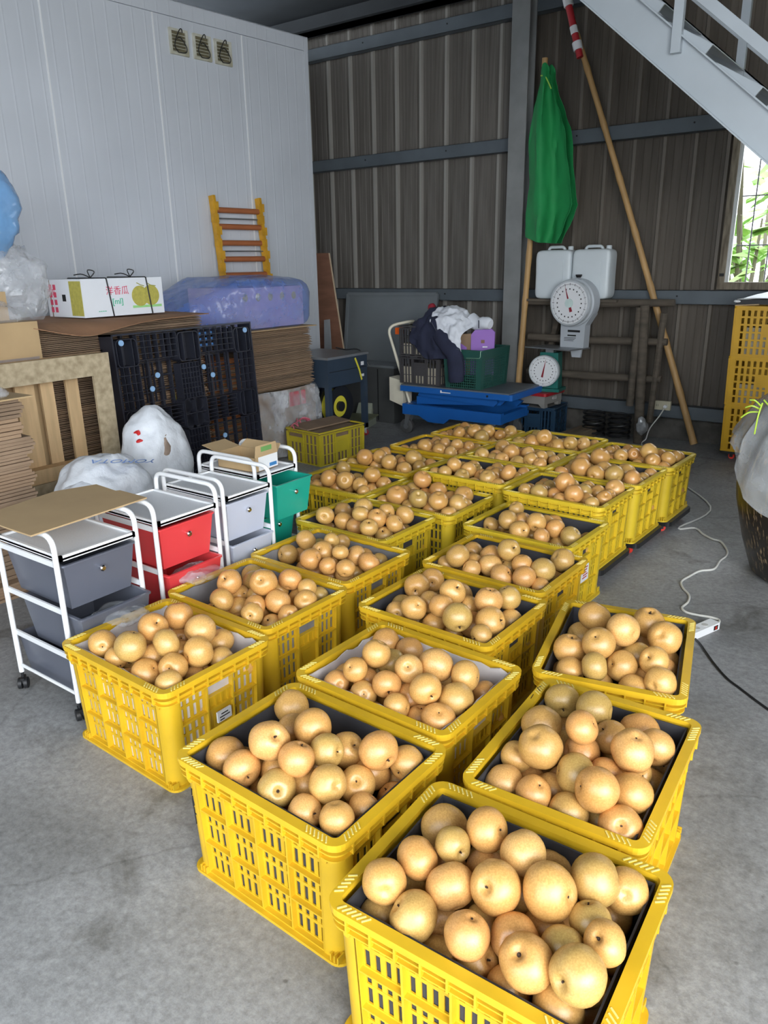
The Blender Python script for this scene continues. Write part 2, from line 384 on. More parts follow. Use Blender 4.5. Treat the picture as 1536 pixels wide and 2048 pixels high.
WX0, WX1, WZ0, WZ1 = -1.71, 0.55, 1.40, 2.86
_cache = {}
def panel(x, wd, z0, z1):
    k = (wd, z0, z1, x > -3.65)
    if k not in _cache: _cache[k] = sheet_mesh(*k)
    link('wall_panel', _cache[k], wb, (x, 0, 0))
x = -9.22
while x < -3.7: panel(x, 0.312, 0.24, 4.22); x += 0.312
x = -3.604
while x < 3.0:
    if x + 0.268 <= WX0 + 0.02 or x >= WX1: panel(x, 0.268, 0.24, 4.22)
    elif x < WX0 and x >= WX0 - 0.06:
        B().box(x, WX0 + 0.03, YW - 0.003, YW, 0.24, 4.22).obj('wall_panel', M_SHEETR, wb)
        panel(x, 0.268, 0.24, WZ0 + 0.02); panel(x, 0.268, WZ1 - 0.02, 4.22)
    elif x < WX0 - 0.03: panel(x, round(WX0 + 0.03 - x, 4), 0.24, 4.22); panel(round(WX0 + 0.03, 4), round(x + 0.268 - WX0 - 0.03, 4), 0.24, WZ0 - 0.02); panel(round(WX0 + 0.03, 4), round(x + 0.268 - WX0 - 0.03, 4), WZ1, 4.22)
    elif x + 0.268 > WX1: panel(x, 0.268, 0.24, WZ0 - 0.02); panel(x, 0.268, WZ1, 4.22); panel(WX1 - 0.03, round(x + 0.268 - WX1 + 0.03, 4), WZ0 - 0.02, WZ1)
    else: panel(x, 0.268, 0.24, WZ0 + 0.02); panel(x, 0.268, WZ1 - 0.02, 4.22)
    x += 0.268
# unseen walls added to darken the back; the gap between is the open door
for nm, (x0, x1, y0, y1) in (('wall_right', (2.6, 2.66, 1.6, 7.44)), ('wall_front', (-9.4, -2.2, -2.66, -2.6))):
    tag(B().box(x0, x1, y0, y1, 0, 4.2).obj(nm, M_SHEET), 'unseen corrugated wall added beside the open shed door to dim the back', None, kind='structure')
# girts (cold formed channels) and the columns
def girt(n, x0, x1, zc, h=0.122):
    b = B(); b.box(x0, x1, YW - 0.12, YW - 0.117, zc - h / 2, zc + h / 2); b.box(x0, x1, YW - 0.12, YW - 0.027, zc + h / 2 - 0.003, zc + h / 2); b.box(x0, x1, YW - 0.12, YW - 0.027, zc - h / 2, zc - h / 2 + 0.003)
    b.box(x0, x1, YW - 0.03, YW - 0.027, zc + h / 2 - 0.022, zc + h / 2); b.box(x0, x1, YW - 0.03, YW - 0.027, zc - h / 2, zc - h / 2 + 0.022)
    # stiffening bead and bolt holes read as dark studs
    b.box(x0, x1, YW - 0.123, YW - 0.12, zc - h / 2 + 0.012, zc - h / 2 + 0.02)
    o = tag(b.obj('trim_%d' % n, M_GIRT), None, None, kind='structure')
    k = x0 + 0.5
    while k < x1: B().lathe([(0.008, 0), (0.008, 0.004)], 8, (k, YW - 0.1245, zc + 0.01), 'Y').obj('bolt', M_BLACK, o); k += 1.05
    return o
n = 1
for zc in (0.286, 1.331, 2.752, 3.893):
    for x0, x1 in ((-9.2, -3.66), (-3.58, 3.1)):
        if zc == 2.752 and x0 > -4: x1 = WX0 - 0.05 if False else 3.1
        tag(girt(n, x0, x1, zc), 'blue-grey steel girt across the corrugated back wall'); n += 1
def hcol(name, x0, x1, y0, y1, z1, label):
    b = B(); b.box(x0, x1, y0, y0 + 0.012, 0, z1); b.box(x0, x1, y1 - 0.012, y1, 0, z1); xm = (x0 + x1) / 2; b.box(xm - 0.005, xm + 0.005, y0 + 0.012, y1 - 0.012, 0, z1)
    b.box(x0 - 0.04, x1 + 0.04, y0 - 0.04, y1, 0, 0.014)
    return tag(b.obj(name, M_COLUMN), label, None, kind='structure')
hcol('column', -3.705, -3.525, 7.16, 7.31, 4.2, 'grey steel column standing against the back wall')
# ceiling deck and dark edge beam over the cold room
M_DECK = mat('dark_deck_underside', (44, 48, 52), 0.7, 0.2, var=0.15, scale=3)
tag(B().box(-9.4, 2.6, -2.6, 7.6, 4.2, 4.3).obj('ceiling', M_DECK), 'dark steel deck ceiling above the store', None, kind='structure')
b = B(); b.box(-9.3, 3.0, 7.12, 7.3, 4.06, 4.2); b.box(-9.3, 3.0, 7.06, 7.32, 4.06, 4.075); tag(b.obj('trim_20', M_DECK), 'dark steel beam along the back wall under the deck', None, kind='structure')
b = B()
b.box(-6.7, -6.55, 5.6, 5.62, 3.9, 4.2)
for k in range(4): b.lathe([(0.014, 0), (0.014, 0.006)], 8, (-6.62, 5.596, 3.94 + k * 0.07), 'Y')
tag(b.obj('trim_21', M_DECK), 'dark bolted splice plate above the cold room', None, kind='structure')

# cold room: white insulated panels
AL = math.radians(85.1); WD = Vector((math.cos(AL), math.sin(AL), 0)); WN = Vector((-WD.y, WD.x, 0)); P0 = Vector((-5.713, 6.6, 0))
def wl(s, z, off=0.0): p = P0 + WD * s - WN * off; return Vector((p.x, p.y, z))
def on_wall(u, v, off=0.0):
    d = _ray(u, v); p0 = P0 - WN * off; t = (p0 - CAM).dot(WN) / d.dot(WN); return CAM + d * t
def coldmat():
    m = mat('white_insulated_panel', (208, 213, 220), 0.38, 0.0, var=0.05, scale=1.6)
    nt = m.node_tree; N = nt.nodes; L = nt.links; b = N['Principled BSDF']
    tc = N.new('ShaderNodeTexCoord'); w = N.new('ShaderNodeTexWave'); w.wave_type = 'BANDS'; w.bands_direction = 'X'; w.inputs['Scale'].default_value = 2.6; w.inputs['Distortion'].default_value = 0
    L.new(tc.outputs['Object'], w.inputs['Vector']); pw = N.new('ShaderNodeMath'); pw.operation = 'POWER'; pw.inputs[1].default_value = 30; L.new(w.outputs['Fac'], pw.inputs[0])
    bp = N.new('ShaderNodeBump'); bp.inputs['Strength'].default_value = 0.35; bp.inputs['Distance'].default_value = 0.004; L.new(pw.outputs[0], bp.inputs['Height']); L.new(bp.outputs[0], b.inputs['Normal'])
    return m
M_COLD = coldmat()
wlf = tag(B().box(-9.0, 0.0, 0.012, 0.1, 0, 3.83).obj('wall_left', M_COLD), 'white insulated cold room wall with vertical panel seams', None, kind='structure')
wlf.location = P0; wlf.rotation_euler = (0, 0, AL)
seams = [-0.845, -1.80, -2.79] + [-2.79 - 0.97 * k for k in range(1, 7)]
prev = -0.004
for s_ in seams:
    bb = B(); bb.box(s_ + 0.003, prev - 0.003, 0, 0.0118, 0, 3.71)
    o = bb.obj('wall_panel', M_COLD, wlf)
    if prev < -0.1: B().box(prev - 0.007, prev + 0.007, -0.004, 0.006, 0, 3.71).obj('seam_bead', M_WHITEP, wlf)
    prev = s_
bb = B(); bb.box(-9, 0.006, -0.006, 0.0118, 3.715, 3.84); bb.box(-9, 0.006, -0.006, 0.1, 3.832, 3.84); bb.obj('top_trim', M_COLD, wlf)
bb = B(); bb.box(-0.05, 0.006, -0.0035, 0.0, 0, 3.715); bb.obj('corner_trim', M_COLD, wlf)
o = tag(B().box(-0.012, 0, 0.1, 3.0, 0, 3.83).obj('wall_side', M_COLD), 'far end wall of the white cold room', None, kind='structure'); o.location = P0; o.rotation_euler = (0, 0, AL)

# window with weathered wooden frame, sliding sash and burglar bars
M_WFRAME = mat('weathered_window_wood', (150, 140, 122), 0.8, scale=6, stretch=(6, 6, 1), col2=(96, 86, 72), bump=0.2)
M_ALU = mat('pale_aluminium_sash', (196, 198, 196), 0.35, 0.5, var=0.05)
wn = thing('window_1', 'weathered window with pale sash and thin burglar bars', None, (0, 0, 0), kind='structure')
yf0, yf1 = YW - 0.07, YW + 0.06
b = B(); b.box(WX0, WX0 + 0.055, yf0, yf1, WZ0, WZ1); b.box(WX1 - 0.075, WX1, yf0, yf1, WZ0, WZ1); b.obj('window_frame', M_WFRAME, wn)
B().box(WX0 + 0.055, WX1 - 0.075, yf0, yf1, WZ1 - 0.07, WZ1).obj('window_head', M_WFRAME, wn)
B().box(WX0 + 0.055, WX1 - 0.075, yf0 - 0.01, yf1, WZ0, WZ0 + 0.06).obj('window_sill', M_WFRAME, wn)
b = B(); b.box(WX0 + 0.055, WX0 + 0.072, yf0 + 0.02, yf0 + 0.045, WZ0 + 0.06, WZ1 - 0.07); b.box(WX0 + 0.074, WX0 + 0.084, yf0 + 0.03, yf0 + 0.055, WZ0 + 0.06, WZ1 - 0.07); b.obj('sash', M_ALU, wn)
B().box(WX0 + 0.012, WX0 + 0.05, yf0 - 0.006, yf0, WZ0 + 0.11, WZ0 + 0.135).obj('hinge', M_BLACK, wn)
M_BAR = mat('grey_iron_bar', (120, 118, 122), 0.5, 0.4, var=0.1)
xb = WX0 + 0.21
while xb < WX1 - 0.1: B().tube([(xb, YW + 0.03, WZ0 + 0.06), (xb, YW + 0.03, WZ1 - 0.07)], 0.006, 8).obj('vertical_bar', M_BAR, wn); xb += 0.15
for zb in (1.765, 2.165, 2.55): B().tube([(WX0 + 0.1, YW + 0.034, zb), (WX1 - 0.08, YW + 0.034, zb)], 0.005, 8).obj('cross_bar', M_BAR, wn)

# trees outside the window
M_LEAF = mat('sunlit_leaf', (176, 208, 120), 0.5, var=0.3, scale=3, col2=(120, 170, 84))
M_BARK = mat('grey_bark', (120, 112, 98), 0.9, var=0.2)
def leafy(name, label, c, n, rad, seed):
    rnd = random.Random(seed); t = thing(name, label, 'tree', (c[0], c[1], -0.2), group='trees outside the window')
    tr = B(); tips = []
    for k in range(7):
        a = rnd.uniform(0, 2 * PI); top = Vector((math.cos(a) * rad * rnd.uniform(0.3, 1), math.sin(a) * rad * 0.7, rnd.uniform(1.2, 3.6)))
        pts = cat([(0, 0, 0), (top.x * 0.2, top.y * 0.2, top.z * 0.4), top * 0.75, top], 8); tr.tube(pts, [0.05 * (1 - i / 9) for i in range(8)], 6); tips += pts[3:]
    tr.obj('trunk', M_BARK, t, True)
    lv = B()
    for k in range(n):
        p = rnd.choice(tips) + Vector((rnd.gauss(0, 0.22), rnd.gauss(0, 0.22), rnd.gauss(0, 0.2))); L_ = rnd.uniform(0.2, 0.42); W_ = L_ * 0.3
        R = Matrix.Rotation(rnd.uniform(0, 2 * PI), 3, 'Z') @ Matrix.Rotation(rnd.uniform(-0.9, 0.5), 3, 'Y')
        q = [Vector((0, 0, 0)), Vector((L_ * 0.45, -W_, -0.02)), Vector((L_, 0, -0.06)), Vector((L_ * 0.45, W_, -0.02)), Vector((L_ * 0.5, 0, 0.015))]
        lv.add([p + R @ v for v in q], [(0, 1, 4), (1, 2, 4), (2, 3, 4), (3, 0, 4)])
    lv.obj('foliage', M_LEAF, t); return t
g = at_y(1505, 430, 9.3); leafy('broadleaf_tree', 'bright green leafy tree right behind the barred window', (g.x, 9.3), 170, 0.9, 1)
g = at_y(1530, 480, 10.6); leafy('broadleaf_tree', 'paler green tree farther off beyond the window', (g.x, 10.8), 200, 1.2, 5)

# steel staircase crossing the upper right
st = thing('staircase', 'silver painted steel staircase with channel stringers and railing', 'staircase', (0, 0, 0))
SY = 5.2
A_ = at_y(1160, 0, SY); B_ = at_y(1536, 330, SY); sd = (B_ - A_).normalized(); up = Vector((-sd.z, 0, sd.x)); up = up if up.z > 0 else -up
T0 = A_ - sd * ((4.16 - A_.z) / -sd.z) if False else A_ + sd * ((A_.z - 4.15) / -sd.z) * 1.0
T0 = A_ + sd * ((4.15 - A_.z) / sd.z); T1 = A_ + sd * ((0.0 - A_.z) / sd.z)
HS = 0.205
def stringer(y, face):
    b = B()
    o = Vector((0, y - SY, 0)); w = Vector((0, 0.008, 0)); fl = Vector((0, 0.075 * face, 0))
    b.slab([T0 + o, T1 + o, T1 + o + up * HS, T0 + o + up * HS], w)
    b.slab([T0 + o, T1 + o, T1 + o + fl, T0 + o + fl], up * 0.009); b.slab([T0 + o + up * HS, T1 + o + up * HS, T1 + o + up * HS + fl, T0 + o + up * HS + fl], -up * 0.009)
    return b.obj('stringer', M_STAIR, st)
stringer(SY, -0.45)
fa = at_y(1328, 0, SY + 0.85); fb = at_y(1536, 178, SY + 0.85); fd = (fb - fa).normalized(); f0 = fa + fd * ((4.15 - fa.z) / fd.z); f1 = fa + fd * ((0.1 - fa.z) / fd.z); fu = Vector((-fd.z, 0, fd.x)); fu = fu if fu.z > 0 else -fu
b = B(); b.slab([f0, f1, f1 - fu * 0.2, f0 - fu * 0.2], (0, 0.008, 0)); b.slab([f0, f1, f1 + Vector((0, 0.06, 0)), f0 + Vector((0, 0.06, 0))], -fu * 0.009); b.obj('stringer', M_STAIR, st)
Ls = (T1 - T0).length; nst = int(Ls / 0.385)
for k in range(1, nst):
    p = T0 + sd * (Ls * k / nst) + up * HS; q = p + sd * 0.31; b = B(); b.slab([p, q, q + up * 0.055], (0, 0.012, 0)); r_ = q + up * 0.055; b.slab([p + Vector((0, 0.012, 0)), r_ + Vector((0, 0.012, 0)), r_ + Vector((0, 0.84, 0.0)), p + Vector((0, 0.84, 0.0))], up * 0.005)
    b.obj('tread', M_STAIR, st)
for y in (SY - 0.012, SY + 0.862):
    for k in range(4):
        base = at_y(1358, 62, SY) if y < SY + 0.3 else at_y(1480, 138, SY + 0.85); q = base + sd * ((k - 1) * 1.05)
        if q.z > 3.6 or q.z < 0.3: continue
        B().box(q.x - 0.028, q.x + 0.028, y - 0.03, y + 0.01, q.z - 0.12, q.z + 0.95).obj('railing_post', M_STAIR, st)
    q = at_y(1417, 14, SY + 0.85); dz = 0.0
    r0 = q - sd * 1.0 + Vector((0, y - SY - 0.85, 0)); r1 = q + sd * 3.2 + Vector((0, y - SY - 0.85, 0))
    for h in (0.0, 0.45): B().beam(r0 + Vector((0, 0, h)), r1 + Vector((0, 0, h)), 0.03, 0.06).obj('rail', M_STAIR, st)
# ================================================================== PEAR CRATES
CL, CW, CH = 0.608, 0.485, 0.39
def crate_parts(h, style=0):
    """meshes of one crate: rim, base, four corner posts, two long sides, two handle ends; shared by all copies"""
    lb, wb_ = CL - 0.03, CW - 0.03
    tp = lambda p: Vector((p.x * (1 - 0.05 * (1 - p.z / h)), p.y * (1 - 0.05 * (1 - p.z / h)), p.z))
    out = []
    # rim: wide lip, two thin flanges, wall, webs, worn corner ridges
    b = B(); b.ring(CL, CW, 0.042, 0.027, h - 0.013, h, 6); b.ring(CL - 0.004, CW - 0.004, 0.04, 0.004, h - 0.021, h - 0.0125, 6)
    b.ring(CL - 0.008, CW - 0.008, 0.038, 0.016, h - 0.036, h - 0.032, 6); b.ring(CL - 0.012, CW - 0.012, 0.038, 0.014, h - 0.056, h - 0.052, 6); b.ring(lb - 0.004, wb_ - 0.004, 0.034, 0.004, h - 0.056, h - 0.013, 6)
    for s in (-1, 1):
        for k in range(-4, 5): b.box(k * 0.0605 - 0.0025, k * 0.0605 + 0.0025, s * (CW / 2 - 0.008) - 0.007, s * (CW / 2 - 0.008) + 0.005, h - 0.054, h - 0.013)
        for k in range(-3, 4): b.box(s * (CL / 2 - 0.008) - 0.007, s * (CL / 2 - 0.008) + 0.005, k * 0.06 - 0.0025, k * 0.06 + 0.0025, h - 0.054, h - 0.013)
    for sx in (-1, 1):
        for sy in (-1, 1):
            for k in range(6):
                b.mi = 1; b.obox((sx * (CL / 2 - 0.045 - k * 0.0125), sy * (CW / 2 - 0.0135), h + 0.0006), (0.021, 0.0035, 0.0024), sx * sy * 0.9)
                if k < 5: b.obox((sx * (CL / 2 - 0.0135), sy * (CW / 2 - 0.045 - k * 0.0125), h + 0.0006), (0.021, 0.0035, 0.0024), sx * sy * 0.65)
            b.mi = 0; b.lathe([(0.009, 0), (0.009, 0.004)], 8, (sx * (CL / 2 - 0.055), sy * (CW / 2 - 0.014) - 0.002, h - 0.066), 'Y')
    out.append(('rim', b))
    b = B(); b.ring(CL - 0.03, CW - 0.03, 0.035, 0.032, 0, 0.009, 5); b.box(-CL / 2 + 0.04, CL / 2 - 0.04, -CW / 2 + 0.04, CW / 2 - 0.04, 0.002, 0.008)
    for sx in (-1, 1):
        for sy in (-1, 1):
            for k in range(3): b.box(sx * (CL / 2 - 0.055) - 0.002 + k * 0.012, sx * (CL / 2 - 0.055) + 0.002 + k * 0.012, sy * (CW / 2 - 0.03) - 0.012, sy * (CW / 2 - 0.03) + 0.012, 0.009, 0.03)
    out.append(('base', b))
    for sx in (-1, 1):
        for sy in (-1, 1):
            r = 0.045; cx, cy = lb / 2 - r, wb_ / 2 - r; poly = [(cx - 0.012, wb_ / 2)] + [(cx + r * math.sin(a), cy + r * math.cos(a)) for a in [PI / 2 * k / 6 for k in range(7)]] + [(lb / 2, cy - 0.012), (lb / 2 - 0.006, cy - 0.012)]
            poly += [(cx + (r - 0.006) * math.sin(a), cy + (r - 0.006) * math.cos(a)) for a in [PI / 2 * k / 6 for k in range(6, -1, -1)]] + [(cx - 0.012, wb_ / 2 - 0.006)]
            poly = [(sx * x, sy * y) for x, y in poly]; b = B(); b.prism(poly, 0.009, h - 0.05); b.warp(tp); out.append(('corner_post', b))
    def side(length, ncol, half, axis, sgn, handle):
        b = B(); z0, z1 = 0.012, h - 0.054; rows = 3
        def bx(a0, a1, d0, d1, za, zb):
            # a along the side, d depth measured inwards from the outer face
            lo, hi = sorted((sgn * (half - d0), sgn * (half - d1)))
            if axis == 'x': b.box(a0, a1, lo, hi, za, zb)
            else: b.box(lo, hi, a0, a1, za, zb)
        cwid = length / ncol; rh = (z1 - z0) / rows
        for i in range(ncol + 1): a = -length / 2 + i * cwid; bx(a - 0.003, a + 0.003, 0.0, 0.0205, z0, z1)
        for j in range(rows + 1): zz = z0 + j * rh; bx(-length / 2, length / 2, 0.0015, 0.0205, zz - 0.0025, zz + 0.0025)
        for i in range(ncol):
            for j in range(rows):
                a0 = -length / 2 + i * cwid + 0.003; a1 = a0 + cwid - 0.006; za = z0 + j * rh + 0.0025; zb = za + rh - 0.005
                if handle and i == 1 and j == 2:
                    bx(a0, a1, 0.0158, 0.0200, za, za + 0.045); bx(a0, a1, 0.004, 0.0205, zb - 0.012, zb); bx(a0, a1, 0.002, 0.0205, za + 0.045, za + 0.049)
                    for k in range(4): bx(a0 + (k + 0.5) * (a1 - a0) / 4 - 0.003, a0 + (k + 0.5) * (a1 - a0) / 4 + 0.003, 0.011, 0.016, za, za + 0.042)
                    continue
                if handle and i == 1 and j == 1:
                    bx(a0, a1, 0.016, 0.0205, za, zb); bx(a0 + 0.03, a1 - 0.03, 0.014, 0.016, za + 0.025, zb - 0.025); continue
                ns = 5 if not handle else 5; wgap = (a1 - a0) / (ns - 1) * 0.50
                pit = (a1 - a0) / (ns - 1)
                for k in range(ns):
                    c = a0 + k * pit; bx(max(a0, c - (pit - wgap) / 2), min(a1, c + (pit - wgap) / 2), 0.0165, 0.0205, za, zb)
                bx(a0, a1, 0.0158, 0.0200, zb - 0.007, zb); bx(a0, a1, 0.0158, 0.0200, za, za + 0.005)
                zc = (za + zb) / 2 + 0.006; bx(a0, a1, 0.0158, 0.0200, zc - 0.005, zc + 0.005)
        b.warp(tp); return b
    ll = lb - 2 * 0.056; lw = wb_ - 2 * 0.056
    out += [('side_panel', side(ll, 4, wb_ / 2, 'x', -1, False)), ('side_panel', side(ll, 4, wb_ / 2, 'x', 1, False)), ('end_panel', side(lw, 3, lb / 2, 'y', -1, True)), ('end_panel', side(lw, 3, lb / 2, 'y', 1, True))]
    return out
def liner_mesh(h, seed, rag):
    rnd = random.Random(seed); b = B(); lx, ly = (CL - 0.03) / 2 - 0.0215, (CW - 0.03) / 2 - 0.0215; t = 0.0045
    b.box(-lx * 0.95, lx * 0.95, -ly * 0.95, ly * 0.95, 0.009, 0.014)
    tp = lambda p: Vector((p.x * (1 - 0.05 * (1 - p.z / h)), p.y * (1 - 0.05 * (1 - p.z / h)), p.z))
    c = B()
    for axis, sgn, half, ln in (('x', -1, ly, lx), ('x', 1, ly, lx), ('y', -1, lx, ly), ('y', 1, lx, ly)):
        n = 14; tops = [h - 0.012 + rnd.uniform(-1, 0.5) * rag for _ in range(n + 1)]
        vs = []
        for d in (half, half - t):
            for k in range(n + 1):
                a = -ln + 2 * ln * k / n; w = rnd.uniform(-1, 1) * rag * 0.15
                for z in (0.012, tops[k]): vs.append((a, sgn * (d + w), z) if axis == 'x' else (sgn * (d + w), a, z))
        m = 2 * (n + 1); fs = []
        for k in range(n):
            i = 2 * k; fs += [(i, i + 2, i + 3, i + 1), (m + i, m + i + 1, m + i + 3, m + i + 2), (i + 1, i + 3, m + i + 3, m + i + 1), (i, m + i, m + i + 2, i + 2)]
        fs += [(0, 1, m + 1, m), (2 * n, m + 2 * n, m + 2 * n + 1, 2 * n + 1)]
        c.add(vs, fs)
    c.warp(tp); o = len(b.v); b.add(c.v, c.f); return b
CR = json.loads('''{"C4":[-1.2213,1.3036,-0.0272],"C5":[-1.2426,1.8134,-0.0321],"C6":[-2.0872,1.4954,-0.0259],"C7":[-2.1286,1.9999,-0.0308],"C8":[-1.3923,2.3421,-0.0313],"C9":[-2.1455,2.4923,-0.0298],"C10":[-1.4303,2.8605,-0.0259],"C11":[-2.317,2.9888,-0.029],"C12":[-1.531,3.3967,-0.0401],"C13":[-2.2398,3.4887,-0.02],"C14":[-1.5701,3.8992,-0.0347],"C15":[-2.8685,3.5315,-0.0184],"C16":[-2.197,3.9975,-0.0357],"C17":[-1.5402,4.4036,-0.0433],"C18":[-2.9126,4.0684,-0.0326],"C19":[-2.8808,4.6362,-0.033],"C20":[-2.1531,4.4923,-0.0402],"C21":[-2.8533,5.1545,-0.0294],"C22":[-2.1244,4.9911,-0.0335],"C23":[-1.4975,4.8948,-0.0445],"C1":[-0.5644,1.1747,0.0316],"C2":[-0.5997,1.7433,1.6158],"C3":[-0.7398,2.3828,1.7839]}''')
